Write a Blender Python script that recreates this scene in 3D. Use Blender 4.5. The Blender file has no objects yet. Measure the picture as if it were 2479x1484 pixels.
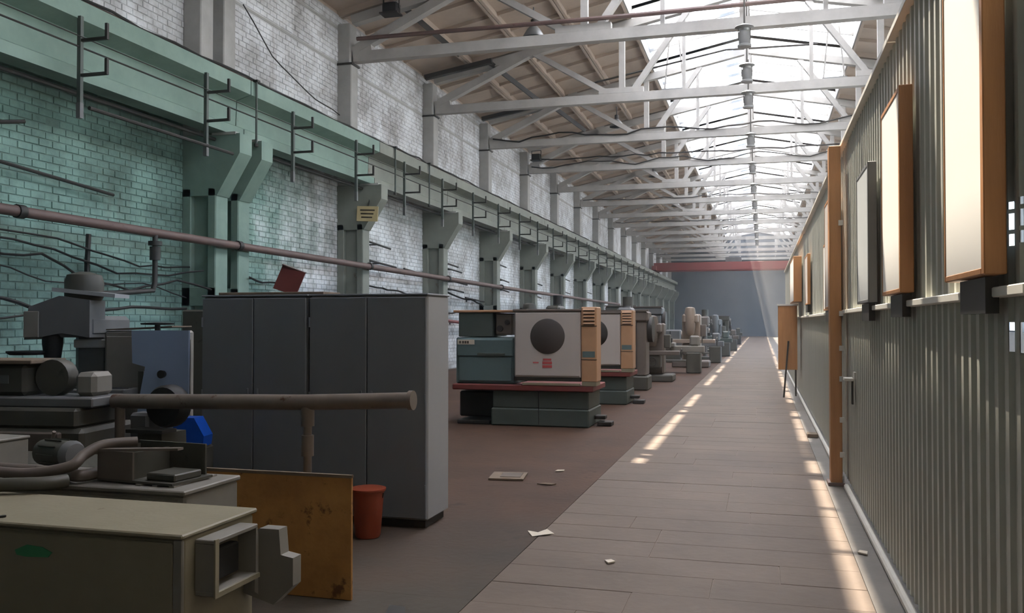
import bpy, math, random
from mathutils import Vector, Matrix
random.seed(7)
S = bpy.context.scene
COL = S.collection
R = math.radians

# ------------------------------------------------------------------ camera
cam_d = bpy.data.cameras.new('camera')
cam_d.sensor_width = 36.0
cam_d.lens = 2150.0 / 2479.0 * 36.0
cam_d.clip_end = 400
cam = bpy.data.objects.new('camera', cam_d)
cam.location = (0, 0, 1.6)
cam.rotation_euler = (R(90 + 1.0126), 0, R(15.716))
COL.objects.link(cam)
S.camera = cam

# ------------------------------------------------------------------ sky, sun, exposure
W = bpy.data.worlds.new('world')
S.world = W
W.use_nodes = True
wn = W.node_tree
wn.nodes.clear()
wo = wn.nodes.new('ShaderNodeOutputWorld')
wb = wn.nodes.new('ShaderNodeBackground')
ws = wn.nodes.new('ShaderNodeTexSky')
ws.sky_type = 'NISHITA'
ws.sun_disc = False
ws.sun_elevation = R(65)
ws.sun_rotation = R(-24)
ws.air_density = 1.3
ws.dust_density = 2.0
wb.inputs['Strength'].default_value = 0.6
wn.links.new(ws.outputs[0], wb.inputs[0])
wn.links.new(wb.outputs[0], wo.inputs[0])
SUN_DIR = Vector((0.207, -0.46, -1.0)).normalized()
sun_d = bpy.data.lights.new('sun', 'SUN')
sun_d.energy = 10.5
sun_d.angle = R(0.53)
sun_d.color = (1.0, 0.885, 0.735)
sun = bpy.data.objects.new('sun', sun_d)
sun.rotation_euler = SUN_DIR.to_track_quat('-Z', 'Y').to_euler()
sun.location = (-4, 12, 20)
COL.objects.link(sun)
# sampling portal on the outside of the side windows (guides sky light, adds none)
por_d = bpy.data.lights.new('window_portal', 'AREA')
por_d.shape = 'RECTANGLE'
por_d.size = 7.2; por_d.size_y = 112
por_d.cycles.is_portal = True
por = bpy.data.objects.new('window_portal', por_d)
por.rotation_euler = (0, R(90), 0)
por.location = (10.4, 49, 4.5)
COL.objects.link(por)
S.view_settings.view_transform = 'Standard'
S.view_settings.look = 'None'
S.view_settings.exposure = 1.02
S.view_settings.gamma = 1.0
S.view_settings.use_curve_mapping = False
S.cycles.use_denoising = True
S.cycles.max_bounces = 8
S.cycles.diffuse_bounces = 5
S.cycles.adaptive_threshold = 0.025
S.cycles.sample_clamp_indirect = 12

# ------------------------------------------------------------------ helpers
def srgb(h):
    h = h.lstrip('#')
    o = []
    for i in (0, 2, 4):
        c = int(h[i:i + 2], 16) / 255
        o.append(c / 12.92 if c <= 0.04045 else ((c + 0.055) / 1.055) ** 2.4)
    return tuple(o) + (1.0,)

MATS = {}
def mat(name, col, rough=0.7, col2=None, scale=2.0, amount=0.6, metal=0.0, bump=0.0, bscale=20.0, rust=None, rust_at=0.6, stretch=None, world=False, spec=0.5):
    """painted / bare surface: noise between two tones, optional stains, fine relief"""
    if name in MATS:
        return MATS[name]
    m = bpy.data.materials.new(name)
    m.use_nodes = True
    nt = m.node_tree
    N, L = nt.nodes, nt.links
    b = N['Principled BSDF']
    b.inputs['Roughness'].default_value = rough
    b.inputs['Metallic'].default_value = metal
    b.inputs['Specular IOR Level'].default_value = spec
    if world:
        g = N.new('ShaderNodeNewGeometry'); src = g.outputs['Position']
    else:
        g = N.new('ShaderNodeTexCoord'); src = g.outputs['Object']
    if stretch:
        mp = N.new('ShaderNodeMapping'); mp.inputs['Scale'].default_value = stretch
        L.new(src, mp.inputs['Vector']); src = mp.outputs['Vector']
    n1 = N.new('ShaderNodeTexNoise')
    n1.inputs['Scale'].default_value = scale
    n1.inputs['Detail'].default_value = 6
    n1.inputs['Roughness'].default_value = 0.65
    L.new(src, n1.inputs['Vector'])
    c1 = srgb(col)
    c2 = srgb(col2) if col2 else tuple(x * 0.62 for x in c1[:3]) + (1,)
    rp = N.new('ShaderNodeValToRGB')
    rp.color_ramp.elements[0].position = 0.5 - 0.22
    rp.color_ramp.elements[1].position = 0.5 + 0.22
    rp.color_ramp.elements[0].color = tuple(c1[i] * (1 - amount) + c2[i] * amount for i in range(3)) + (1,)
    rp.color_ramp.elements[1].color = c1
    L.new(n1.outputs['Fac'], rp.inputs['Fac'])
    out = rp.outputs['Color']
    if rust:
        n2 = N.new('ShaderNodeTexNoise')
        n2.inputs['Scale'].default_value = scale * 2.3
        n2.inputs['Detail'].default_value = 8
        n2.inputs['Roughness'].default_value = 0.7
        L.new(src, n2.inputs['Vector'])
        r2 = N.new('ShaderNodeValToRGB')
        r2.color_ramp.elements[0].position = rust_at
        r2.color_ramp.elements[1].position = min(1, rust_at + 0.07)
        L.new(n2.outputs['Fac'], r2.inputs['Fac'])
        mx = N.new('ShaderNodeMix'); mx.data_type = 'RGBA'
        L.new(r2.outputs['Color'], mx.inputs['Factor'])
        L.new(out, mx.inputs['A'])
        mx.inputs['B'].default_value = srgb(rust)
        out = mx.outputs['Result']
    L.new(out, b.inputs['Base Color'])
    if bump:
        n3 = N.new('ShaderNodeTexNoise')
        n3.inputs['Scale'].default_value = bscale
        n3.inputs['Detail'].default_value = 5
        L.new(src, n3.inputs['Vector'])
        bp = N.new('ShaderNodeBump')
        bp.inputs['Strength'].default_value = bump
        bp.inputs['Distance'].default_value = 0.02
        L.new(n3.outputs['Fac'], bp.inputs['Height'])
        L.new(bp.outputs['Normal'], b.inputs['Normal'])
    MATS[name] = m
    return m

class MB:
    def __init__(s):
        s.v = []; s.f = []; s.sm = []
    def _add(s, vs, fs, smooth=False):
        o = len(s.v)
        s.v += [tuple(p) for p in vs]
        for i, f in enumerate(fs):
            s.f.append(tuple(o + k for k in f))
            s.sm.append(smooth if isinstance(smooth, bool) else smooth[i])
        return s
    def box(s, x0, y0, z0, x1, y1, z1, b=0.0):
        x0, x1 = min(x0, x1), max(x0, x1); y0, y1 = min(y0, y1), max(y0, y1); z0, z1 = min(z0, z1), max(z0, z1)
        if b <= 0:
            vs = [(x0, y0, z0), (x1, y0, z0), (x1, y1, z0), (x0, y1, z0), (x0, y0, z1), (x1, y0, z1), (x1, y1, z1), (x0, y1, z1)]
            return s._add(vs, [(3, 2, 1, 0), (4, 5, 6, 7), (0, 1, 5, 4), (1, 2, 6, 5), (2, 3, 7, 6), (3, 0, 4, 7)])
        b = min(b, (x1 - x0) * .45, (y1 - y0) * .45, (z1 - z0) * .45)
        vs = []; idx = {}
        for sx in (0, 1):
            for sy in (0, 1):
                for sz in (0, 1):
                    X = (x0, x1)[sx]; Y = (y0, y1)[sy]; Z = (z0, z1)[sz]
                    dx = b if sx == 0 else -b; dy = b if sy == 0 else -b; dz = b if sz == 0 else -b
                    for a, p in (('x', (X, Y + dy, Z + dz)), ('y', (X + dx, Y, Z + dz)), ('z', (X + dx, Y + dy, Z))):
                        idx[(sx, sy, sz, a)] = len(vs); vs.append(p)
        I = lambda x, y, z, a: idx[(x, y, z, a)]
        fs = []
        fs.append([I(0, 0, 0, 'x'), I(0, 0, 1, 'x'), I(0, 1, 1, 'x'), I(0, 1, 0, 'x')]); fs.append([I(1, 0, 0, 'x'), I(1, 1, 0, 'x'), I(1, 1, 1, 'x'), I(1, 0, 1, 'x')])
        fs.append([I(0, 0, 0, 'y'), I(1, 0, 0, 'y'), I(1, 0, 1, 'y'), I(0, 0, 1, 'y')]); fs.append([I(0, 1, 0, 'y'), I(0, 1, 1, 'y'), I(1, 1, 1, 'y'), I(1, 1, 0, 'y')])
        fs.append([I(0, 0, 0, 'z'), I(0, 1, 0, 'z'), I(1, 1, 0, 'z'), I(1, 0, 0, 'z')]); fs.append([I(0, 0, 1, 'z'), I(1, 0, 1, 'z'), I(1, 1, 1, 'z'), I(0, 1, 1, 'z')])
        for q in (0, 1):
            for w in (0, 1):
                fs.append([I(0, q, w, 'y'), I(1, q, w, 'y'), I(1, q, w, 'z'), I(0, q, w, 'z')])
                fs.append([I(q, 0, w, 'x'), I(q, 1, w, 'x'), I(q, 1, w, 'z'), I(q, 0, w, 'z')])
                fs.append([I(q, w, 0, 'x'), I(q, w, 1, 'x'), I(q, w, 1, 'y'), I(q, w, 0, 'y')])
        for a in (0, 1):
            for c in (0, 1):
                for d in (0, 1):
                    fs.append([I(a, c, d, 'x'), I(a, c, d, 'y'), I(a, c, d, 'z')])
        cen = Vector(((x0 + x1) / 2, (y0 + y1) / 2, (z0 + z1) / 2))
        for k, f in enumerate(fs):
            p = [Vector(vs[i]) for i in f]
            n = (p[1] - p[0]).cross(p[2] - p[0])
            if n.dot(sum(p, Vector()) / len(p) - cen) < 0:
                fs[k] = f[::-1]
        return s._add(vs, fs)
    def prism(s, poly, axis, a, b):
        """poly: 2D outline; axis 'x' -> (y,z), 'y' -> (x,z), 'z' -> (x,y)"""
        def P(q, t):
            return (t, q[0], q[1]) if axis == 'x' else (q[0], t, q[1]) if axis == 'y' else (q[0], q[1], t)
        n = len(poly)
        vs = [P(q, a) for q in poly] + [P(q, b) for q in poly]
        fs = [tuple(range(n))[::-1], tuple(range(n, 2 * n))]
        fs += [(i, (i + 1) % n, n + (i + 1) % n, n + i) for i in range(n)]
        area = sum(poly[i][0] * poly[(i + 1) % n][1] - poly[(i + 1) % n][0] * poly[i][1] for i in range(n))
        flip = (area < 0) ^ (axis == 'y') ^ (b < a)
        if flip:
            fs = [f[::-1] for f in fs]
        return s._add(vs, fs)
    def tube(s, pts, r, n=8, caps=True):
        pts = [Vector(p) for p in pts]
        rs = r if isinstance(r, (list, tuple)) else [r] * len(pts)
        vs = []; fs = []; sm = []
        t0 = (pts[1] - pts[0]).normalized()
        up = Vector((0, 0, 1)) if abs(t0.z) < .9 else Vector((1, 0, 0))
        nrm = t0.cross(up).normalized()
        for i, p in enumerate(pts):
            t = ((pts[min(i + 1, len(pts) - 1)] - p).normalized() + (p - pts[max(i - 1, 0)]).normalized())
            t = t.normalized() if t.length > 1e-6 else t0
            nrm = (nrm - t * nrm.dot(t)).normalized()
            bn = t.cross(nrm)
            for k in range(n):
                a = 2 * math.pi * k / n
                vs.append(p + (nrm * math.cos(a) + bn * math.sin(a)) * rs[i])
        for i in range(len(pts) - 1):
            for k in range(n):
                k2 = (k + 1) % n
                fs.append((i * n + k, i * n + k2, (i + 1) * n + k2, (i + 1) * n + k)); sm.append(True)
        if caps:
            fs.append(tuple(range(n))[::-1]); sm.append(False)
            o = (len(pts) - 1) * n
            fs.append(tuple(range(o, o + n))); sm.append(False)
        return s._add(vs, fs, sm)
    def cyl(s, p0, p1, r, n=16, r1=None):
        return s.tube([p0, p1], [r, r if r1 is None else r1], n)
    def lathe(s, prof, c=(0, 0, 0), n=20, axis='z'):
        """prof: list of (radius, height)"""
        vs = []; fs = []; sm = []
        for (r, h) in prof:
            for k in range(n):
                a = 2 * math.pi * k / n
                x, y = r * math.cos(a), r * math.sin(a)
                p = (x, y, h) if axis == 'z' else (h, x, y) if axis == 'x' else (y, h, x)
                vs.append((p[0] + c[0], p[1] + c[1], p[2] + c[2]))
        for i in range(len(prof) - 1):
            for k in range(n):
                k2 = (k + 1) % n
                fs.append((i * n + k, i * n + k2, (i + 1) * n + k2, (i + 1) * n + k)); sm.append(True)
        fs.append(tuple(range(n))[::-1]); sm.append(False)
        o = (len(prof) - 1) * n
        fs.append(tuple(range(o, o + n))); sm.append(False)
        return s._add(vs, fs, sm)
    def bar(s, p0, p1, w, h, up=(0, 1, 0)):
        """rectangular bar between two points; w along up-axis, h across"""
        p0, p1 = Vector(p0), Vector(p1)
        t = (p1 - p0).normalized(); u = Vector(up); u = (u - t * u.dot(t)).normalized(); q = t.cross(u)
        vs = []
        for p in (p0, p1):
            for a, b in ((-1, -1), (1, -1), (1, 1), (-1, 1)):
                vs.append(p + u * (a * w / 2) + q * (b * h / 2))
        fs = [(3, 2, 1, 0), (4, 5, 6, 7), (0, 1, 5, 4), (1, 2, 6, 5), (2, 3, 7, 6), (3, 0, 4, 7)]
        return s._add(vs, fs)
    def mesh(s, name):
        me = bpy.data.meshes.new(name)
        me.from_pydata(s.v, [], s.f)
        me.polygons.foreach_set('use_smooth', s.sm)
        me.update()
        if any(s.sm):
            me.set_sharp_from_angle(angle=R(38))
        return me

def obj(name, geo, m, parent=None, loc=(0, 0, 0), rot=(0, 0, 0), kind=None):
    me = geo.mesh(name) if isinstance(geo, MB) else geo
    if m is not None and not me.materials:
        me.materials.append(m)
    o = bpy.data.objects.new(name, me)
    COL.objects.link(o)
    o.location = loc; o.rotation_euler = rot
    if parent is not None:
        o.parent = parent
    if kind:
        o['kind'] = kind
    return o

def tag(o, label, cat, group=None, kind=None):
    o['label'] = label; o['category'] = cat
    if group: o['group'] = group
    if kind: o['kind'] = kind
    return o

def thing(name, label, cat, loc=(0, 0, 0), rz=0, group=None):
    o = bpy.data.objects.new(name, None)
    o.empty_display_size = .1
    COL.objects.link(o)
    o.location = loc; o.rotation_euler = (0, 0, rz)
    return tag(o, label, cat, group)

def copy_tree(o, parent=None):
    c = o.copy(); COL.objects.link(c)
    if parent is not None:
        c.parent = parent
    for ch in list(o.children):
        copy_tree(ch, c)
    return c

def struct(name, geo, m, label=None, parent=None):
    o = obj(name, geo, m, parent)
    if parent is None:
        o['kind'] = 'structure'
        if label: o['label'] = label
    return o

ORD = ['first', 'second', 'third', 'fourth', 'fifth', 'sixth', 'seventh', 'eighth', 'ninth', 'tenth', 'eleventh', 'twelfth', 'thirteenth', 'fourteenth', 'fifteenth', 'sixteenth', 'seventeenth', 'eighteenth', 'nineteenth', 'twentieth',
       'twenty-first', 'twenty-second', 'twenty-third', 'twenty-fourth', 'twenty-fifth', 'twenty-sixth', 'twenty-seventh', 'twenty-eighth']

# ------------------------------------------------------------------ dimensions of the hall
BAY = 5.93
Y0 = 14.87                     # expansion joint: twin pillars
YS = [Y0 + BAY * k for k in range(-1, 16)]          # truss lines
Y_END = YS[-1] + 1.0
Y_NEAR = -7.0
X_W, X_E, X_R = -10.45, 9.65, -0.4   # masonry wall, outer wall, ridge
X_P = 0.82                     # corrugated partition
def roof_z(x):
    return 9.40 + 0.20 * (min(x, 2 * X_R - x) + 10.6)
SKY_W = 3.42                   # half width of the roof light

# ------------------------------------------------------------------ materials
M_floor = mat('dusty_concrete', '#6f6a64', .62, '#57534d', 1.0, 1.0, bump=.25, bscale=9, rust='#5a5149', rust_at=.60, world=True)
M_slab = mat('worn_aisle_slab', '#6f6155', .68, '#584d44', .8, .9, bump=.2, bscale=14, rust='#6d6056', rust_at=.62, world=True, spec=.3)
M_brown = mat('oil_stained_wood_block', '#564034', .75, '#40322a', .9, 1.0, bump=.25, bscale=16, rust='#352a24', rust_at=.6, world=True, spec=.2)
M_dust = mat('pale_joint_dust', '#9b9084', .9, '#80766b', 2.0, .8, world=True)
M_bounce = mat('pale_bounce_surface', '#cfc4b0', .9, '#bbb09d', .3, .8, world=True)
def floor_blend(m, grey1, grey2, y_mid):
    nt = m.node_tree; N, L = nt.nodes, nt.links
    b = N['Principled BSDF']
    old = b.inputs['Base Color'].links[0].from_socket
    g = N.new('ShaderNodeNewGeometry'); sp = N.new('ShaderNodeSeparateXYZ'); L.new(g.outputs['Position'], sp.inputs[0])
    n = N.new('ShaderNodeTexNoise'); n.inputs['Scale'].default_value = .7; n.inputs['Detail'].default_value = 8; L.new(g.outputs['Position'], n.inputs['Vector'])
    a = N.new('ShaderNodeMath'); a.operation = 'MULTIPLY_ADD'; a.inputs[1].default_value = 5.0; L.new(n.outputs['Fac'], a.inputs[0]); L.new(sp.outputs['Y'], a.inputs[2])
    r = N.new('ShaderNodeMapRange'); r.inputs['From Min'].default_value = y_mid + 1.2; r.inputs['From Max'].default_value = y_mid + 3.8; L.new(a.outputs[0], r.inputs['Value'])
    c = N.new('ShaderNodeValToRGB'); c.color_ramp.elements[0].position = .35; c.color_ramp.elements[1].position = .65
    c.color_ramp.elements[0].color = srgb(grey1); c.color_ramp.elements[1].color = srgb(grey2); L.new(n.outputs['Fac'], c.inputs['Fac'])
    mx = N.new('ShaderNodeMix'); mx.data_type = 'RGBA'
    L.new(r.outputs['Result'], mx.inputs['Factor']); L.new(c.outputs['Color'], mx.inputs['A']); L.new(old, mx.inputs['B'])
    L.new(mx.outputs['Result'], b.inputs['Base Color'])
floor_blend(M_brown, '#3f3b36', '#544d44', 6.2)
M_conc = mat('whitewashed_concrete', '#a9a9a6', .85, '#8b8984', 1.5, .8, bump=.2, bscale=12)
M_truss = mat('limewashed_truss', '#b3b1ad', .8, '#8f8c88', 1.2, .8, bump=.15, bscale=10)
M_roof = mat('roof_panel_concrete', '#c2b2a3', .9, '#9f9184', .7, .8, bump=.2, bscale=8)
M_green = mat('green_painted_concrete', '#82998e', .7, '#627a70', 1.2, .8, bump=.15, bscale=10, rust='#6d6a5c', rust_at=.66)
M_greengrey = mat('faded_green_concrete', '#868a81', .75, '#686b64', 1.2, .8, bump=.15, bscale=10, rust='#6b5d50', rust_at=.62)
M_corr = mat('grey_green_sheet_metal', '#b2b3a9', .45, '#a5a69d', 1.0, .5, metal=.1, stretch=(1, 1, .25))
M_alu = mat('bare_aluminium_trim', '#d6d4cc', .45, '#bcb9b0', 5, .5, metal=.1)
M_wood = mat('orange_varnished_wood', '#b98351', .5, '#9a6636', 2.5, .7, stretch=(6, 6, .6), bump=.1, bscale=30)
M_white = mat('white_board', '#f8f6f0', .45, '#efece4', 1.5, .5)
M_greyboard = mat('grey_board', '#c4c8c8', .4, '#a9aeb0', 1.5, .5)
M_dark = mat('dark_steel', '#3a3836', .55, '#2a2826', 4, .6, metal=.3)
M_black = mat('black_rubber', '#1d1d1e', .6, '#121212', 6, .5)
M_rustpipe = mat('brown_painted_pipe', '#6a5550', .55, '#50403c', 3, .7, rust='#4a3128', rust_at=.62)
M_cable = mat('black_cable', '#23211f', .7, '#161514', 8, .5)
M_cab = mat('grey_enamel_cabinet', '#74787e', .45, '#666a70', 1.4, .6, rust='#4d4a48', rust_at=.72)
M_cab2 = mat('light_grey_enamel_lit_side', '#a3a5a7', .45, '#939597', 1.4, .6, rust='#615c56', rust_at=.7)  # also stands for the aisle-lit locker side
M_beige = mat('beige_enamel', '#8f8773', .55, '#7b745f', 2.2, .7, bump=.08, bscale=40, rust='#5b4c3a', rust_at=.68)
M_beige2 = mat('grey_beige_enamel', '#85817a', .55, '#6e6a63', 2.2, .7, rust='#554a40', rust_at=.68)
M_ply = mat('rusty_plywood', '#c4914f', .75, '#8a5a31', 2.2, .9, bump=.15, bscale=25, rust='#6b4426', rust_at=.575)
M_teal = mat('teal_machine_paint', '#5f7274', .5, '#4f6163', 1.6, .7, rust='#3e4a49', rust_at=.68)
M_dteal = mat('dark_green_machine_paint', '#4c5550', .55, '#3e4642', 1.6, .7, rust='#33352f', rust_at=.66)
M_panel = mat('off_white_panel', '#bdb5b0', .5, '#aba39d', 1.4, .6, rust='#a08d7c', rust_at=.72)
M_redband = mat('dark_red_paint', '#7a3a36', .6, '#5c2c29', 2, .8)
M_orange = mat('cream_orange_paint', '#bd9675', .5, '#a57e5e', 1.8, .8, rust='#8c6440', rust_at=.66)
M_redprint = mat('red_stencil', '#c25c5c', .6, '#a84a4a', 6, .6)
M_machgrey = mat('machine_grey', '#6b6c6d', .5, '#555657', 2.0, .7, rust='#4c4741', rust_at=.66)
M_machdark = mat('machine_dark_olive', '#4f4d45', .55, '#3b3a34', 2.0, .7, rust='#2c2a26', rust_at=.62)
M_machbrown = mat('machine_brown_grey', '#6b615a', .55, '#544c46', 2.0, .7, rust='#3f342c', rust_at=.62)
M_blue = mat('pale_blue_enamel', '#93a5c2', .45, '#8394b0', 1.8, .6)
M_bluebag = mat('bright_blue_plastic', '#1656c8', .4, '#0f45a4', 4, .6)
M_bucket = mat('orange_red_plastic', '#a0492f', .5, '#823822', 4, .6)
M_crane = mat('red_crane_paint', '#8a4644', .55, '#743836', .8, .7)
M_sign = mat('yellowed_sign', '#cbb98c', .6, '#b5a278', 4, .6)
M_ink = mat('dark_sign_ink', '#4b4034', .7)
M_lampm = mat('lamp_grey_metal', '#8e9090', .4, '#777979', 3, .6, metal=.5)
M_steel = mat('worn_pipe_steel', '#8b8178', .4, '#6b6058', 3, .8, metal=.4, rust='#5a3e2d', rust_at=.62)
M_paint_green = mat('green_paint_smear', '#3f8a5c', .6, '#357a50', 8, .6)
M_paper = mat('scrap_paper', '#cfc6b6', .8, '#b8ae9d', 6, .5)
M_plank = mat('dusty_plank', '#7a6a58', .8, '#5d5043', 3, .8, stretch=(1, 6, 6))
M_block = mat('far_wall_grey', '#666b70', .85, '#565b60', .6, .7, world=True)

def brick_material(name, joint=False):
    m = bpy.data.materials.new(name); m.use_nodes = True
    nt = m.node_tree; N, L = nt.nodes, nt.links
    b = N['Principled BSDF']; b.inputs['Roughness'].default_value = .85
    g = N.new('ShaderNodeNewGeometry')
    sp = N.new('ShaderNodeSeparateXYZ'); L.new(g.outputs['Position'], sp.inputs[0])
    nz = N.new('ShaderNodeTexNoise'); nz.inputs['Scale'].default_value = .9; nz.inputs['Detail'].default_value = 7; nz.inputs['Roughness'].default_value = .7
    L.new(g.outputs['Position'], nz.inputs['Vector'])
    def ramp(src, p0, p1, c0, c1):
        r = N.new('ShaderNodeValToRGB'); e = r.color_ramp.elements
        e[0].position = p0; e[1].position = p1; e[0].color = srgb(c0); e[1].color = srgb(c1)
        L.new(src, r.inputs['Fac']); return r.outputs['Color']
    def math_(op, a, c):
        q = N.new('ShaderNodeMath'); q.operation = op
        for i, t in enumerate((a, c)):
            if isinstance(t, (int, float)): q.inputs[i].default_value = t
            else: L.new(t, q.inputs[i])
        return q.outputs[0]
    def mix(f, a, c):
        q = N.new('ShaderNodeMix'); q.data_type = 'RGBA'
        L.new(f, q.inputs['Factor']); L.new(a, q.inputs['A']); L.new(c, q.inputs['B']); return q.outputs['Result']
    white = ramp(nz.outputs['Fac'], .34, .62, '#989795', '#e0e3e6')
    green = ramp(nz.outputs['Fac'], .32, .60, '#587068', '#84a59c')
    # green oil paint up to the crane rail in the first two bays, limewash above and beyond
    zz = math_('ADD', sp.outputs['Z'], math_('MULTIPLY', nz.outputs['Fac'], .3))
    low = math_('LESS_THAN', zz, 6.3)
    yy = math_('ADD', sp.outputs['Y'], math_('MULTIPLY', nz.outputs['Fac'], 9.0))
    ramp_y = N.new('ShaderNodeMapRange'); L.new(yy, ramp_y.inputs['Value'])
    ramp_y.inputs['From Min'].default_value = 24.5; ramp_y.inputs['From Max'].default_value = 21.5
    fac = math_('MULTIPLY', low, ramp_y.outputs['Result'])
    c = mix(fac, white, green)
    # soot and rusty run-off in vertical streaks
    mp = N.new('ShaderNodeMapping'); mp.inputs['Scale'].default_value = (1, 1.6, .22); L.new(g.outputs['Position'], mp.inputs['Vector'])
    n2 = N.new('ShaderNodeTexNoise'); n2.inputs['Scale'].default_value = 1.1; n2.inputs['Detail'].default_value = 8; L.new(mp.outputs['Vector'], n2.inputs['Vector'])
    s = ramp(n2.outputs['Fac'], .56, .72, '#000000', '#aaaaaa')
    st = N.new('ShaderNodeRGB'); st.outputs[0].default_value = srgb('#5e4f43')
    c = mix(s, c, st.outputs[0])
    if joint:
        dk = N.new('ShaderNodeMix'); dk.data_type = 'RGBA'; dk.inputs['Factor'].default_value = .30
        L.new(c, dk.inputs['A']); dk.inputs['B'].default_value = srgb('#4a443d'); c = dk.outputs['Result']
    L.new(c, b.inputs['Base Color'])
    n3 = N.new('ShaderNodeTexNoise'); n3.inputs['Scale'].default_value = 14; n3.inputs['Detail'].default_value = 5; L.new(g.outputs['Position'], n3.inputs['Vector'])
    bp = N.new('ShaderNodeBump'); bp.inputs['Strength'].default_value = .3; bp.inputs['Distance'].default_value = .02
    L.new(n3.outputs['Fac'], bp.inputs['Height']); L.new(bp.outputs['Normal'], b.inputs['Normal'])
    return m
M_brick = brick_material('painted_brick')
M_joint = brick_material('brick_joint', True)

def glass_material(name, clear, tint):
    m = bpy.data.materials.new(name); m.use_nodes = True
    nt = m.node_tree; N, L = nt.nodes, nt.links
    N.clear()
    o = N.new('ShaderNodeOutputMaterial')
    tr = N.new('ShaderNodeBsdfTransparent'); tr.inputs[0].default_value = (.9, .95, 1, 1)
    tl = N.new('ShaderNodeBsdfTranslucent'); tl.inputs[0].default_value = tint
    df = N.new('ShaderNodeBsdfDiffuse'); df.inputs[0].default_value = (.6, .6, .6, 1)
    a = N.new('ShaderNodeMixShader'); a.inputs[0].default_value = .06
    L.new(tl.outputs[0], a.inputs[1]); L.new(df.outputs[0], a.inputs[2])
    c = N.new('ShaderNodeMixShader'); c.inputs[0].default_value = clear
    L.new(a.outputs[0], c.inputs[1]); L.new(tr.outputs[0], c.inputs[2])
    L.new(c.outputs[0], o.inputs[0])
    return m
M_frost = glass_material('dusty_wired_glass', .03, (.86, .86, .86, 1))
M_clear = glass_material('clear_glass', .8, (.8, .85, .9, 1))

# ------------------------------------------------------------------ floor
fl = struct('floor', MB().box(-11, Y_NEAR, -.35, 10.2, Y_END + .3, -.015), M_floor, 'dusty grey concrete floor of the factory hall')
obj('bedding', MB().box(-1.62, 0, -.015, .60, 42, -.006), M_dust, fl)
SL = .41
for k in range(96):
    y = 1.6 + k * SL
    cut = random.choice((-1.0, -.75, -.3, -.1, .1))
    for (xa, xb) in ((-1.62, cut), (cut, .60)):
        dz = random.uniform(-.0025, .001)
        q = MB().box(xa + .002, y + .003, -.02, xb - .002, y + SL - .003, dz, .002)
        obj('slab', q, M_slab, fl)
obj('slab', MB().box(-1.62, 1.6 + 96 * SL, -.02, .60, Y_END, 0), M_slab, fl)
obj('slab', MB().box(.603, -6, -.02, .80, 40, -.004), M_floor, fl)
# oil-soaked paving of the machine rows, bare concrete towards the near end
for k in range(12):
    y = .1 + 2.4 * k
    obj('paving', MB().box(-5.5, y + .001, -.02, -1.623, y + 2.399, -.003), M_brown, fl)
obj('paving', MB().box(-10.2, .1, -.02, -5.502, Y_END - .5, -.003), M_brown, fl)
obj('paving', MB().box(-5.5, .1 + 2.4 * 12 + .002, -.02, -1.623, Y_END - .5, -.003), M_brown, fl)
struct('bounce_ground', MB().box(10.7, -60, -.6, 70, 170, -.35), M_bounce, 'added pale ground bouncing sun in through the windows')  # unseen pale ground, added to bounce sun onto the roof underside

# ------------------------------------------------------------------ masonry wall with bricks
wall = struct('wall_left', MB().box(X_W - .4, Y_NEAR, -.3, X_W, Y_END, roof_z(-10.6) + .1), M_joint, 'long brick side wall, green below and whitewashed above')
BL, BH, JT = .27, .115, .011
bricks = []
rows = int(9.45 / BH)
BELT = {54: 1, 71: 1, 79: 1}
for r in range(rows):
    if r in BELT:
        continue
    off = (r % 2) * BL / 2 + random.uniform(-.01, .01)
    y = 8.3 - off
    while y < 62:
        bricks.append((y, r * BH))
        y += BL
def in_view(b):
    y, z = b
    zc = z + .05
    # camera projection, only used to choose which bricks show largest
    c, s_ = math.cos(R(15.716)), math.sin(R(15.716))
    d = -X_W * s_ + y * c
    px = 1239.5 + 2150 * (X_W * c + y * s_) / d
    py = 780 - 2150 * (zc - 1.6) / d
    free = (2.35 < zc < 4.5) or zc > 6.45
    return px > 4 and py > 4 and free and not (14.0 < y < 15.8)
cand = sorted([b for b in bricks if in_view(b)], key=lambda b: (b[0] ** 2 + (b[1] - 1.6) ** 2))[:300]
cs = set(cand)
def brick_shape(m, y, z, x):
    j = JT / 2; e = .006
    y0, y1, z0, z1 = y + j, y + BL - j, z + j, z + BH - j
    vs = [(X_W - .01, y0, z0), (X_W - .01, y1, z0), (X_W - .01, y1, z1), (X_W - .01, y0, z1),
          (x, y0 + e, z0 + e), (x, y1 - e, z0 + e), (x, y1 - e, z1 - e), (x, y0 + e, z1 - e)]
    m._add(vs, [(4, 5, 6, 7), (0, 1, 5, 4), (1, 2, 6, 5), (2, 3, 7, 6), (3, 0, 4, 7)])
rest = MB()
bm_one = MB(); brick_shape(bm_one, -BL / 2, -BH / 2, X_W + .010)
brick_mesh = bm_one.mesh('brick')
brick_mesh.transform(Matrix.Translation((-X_W, 0, 0)))
brick_mesh.materials.append(M_brick)
for b in bricks:
    jit = random.choice((0, 0, 0, .004, -.005, .008))
    if b in cs:
        obj('brick', brick_mesh, None, wall, (X_W + jit, b[0] + BL / 2, b[1] + BH / 2))
    elif random.random() > .012:
        brick_shape(rest, b[0], b[1], X_W + .010 + jit)
ro = obj('brickwork', rest, M_brick, wall, kind='stuff')
for r in BELT:
    obj('belt_course', MB().box(X_W, 8, r * BH + .03, X_W + .008, 62, (r + 1) * BH - .03), M_conc, wall)
obj('brickwork_beyond', MB().box(X_W, 62.3, 0, X_W + .010, Y_END, 9.4), M_brick, wall)

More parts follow.
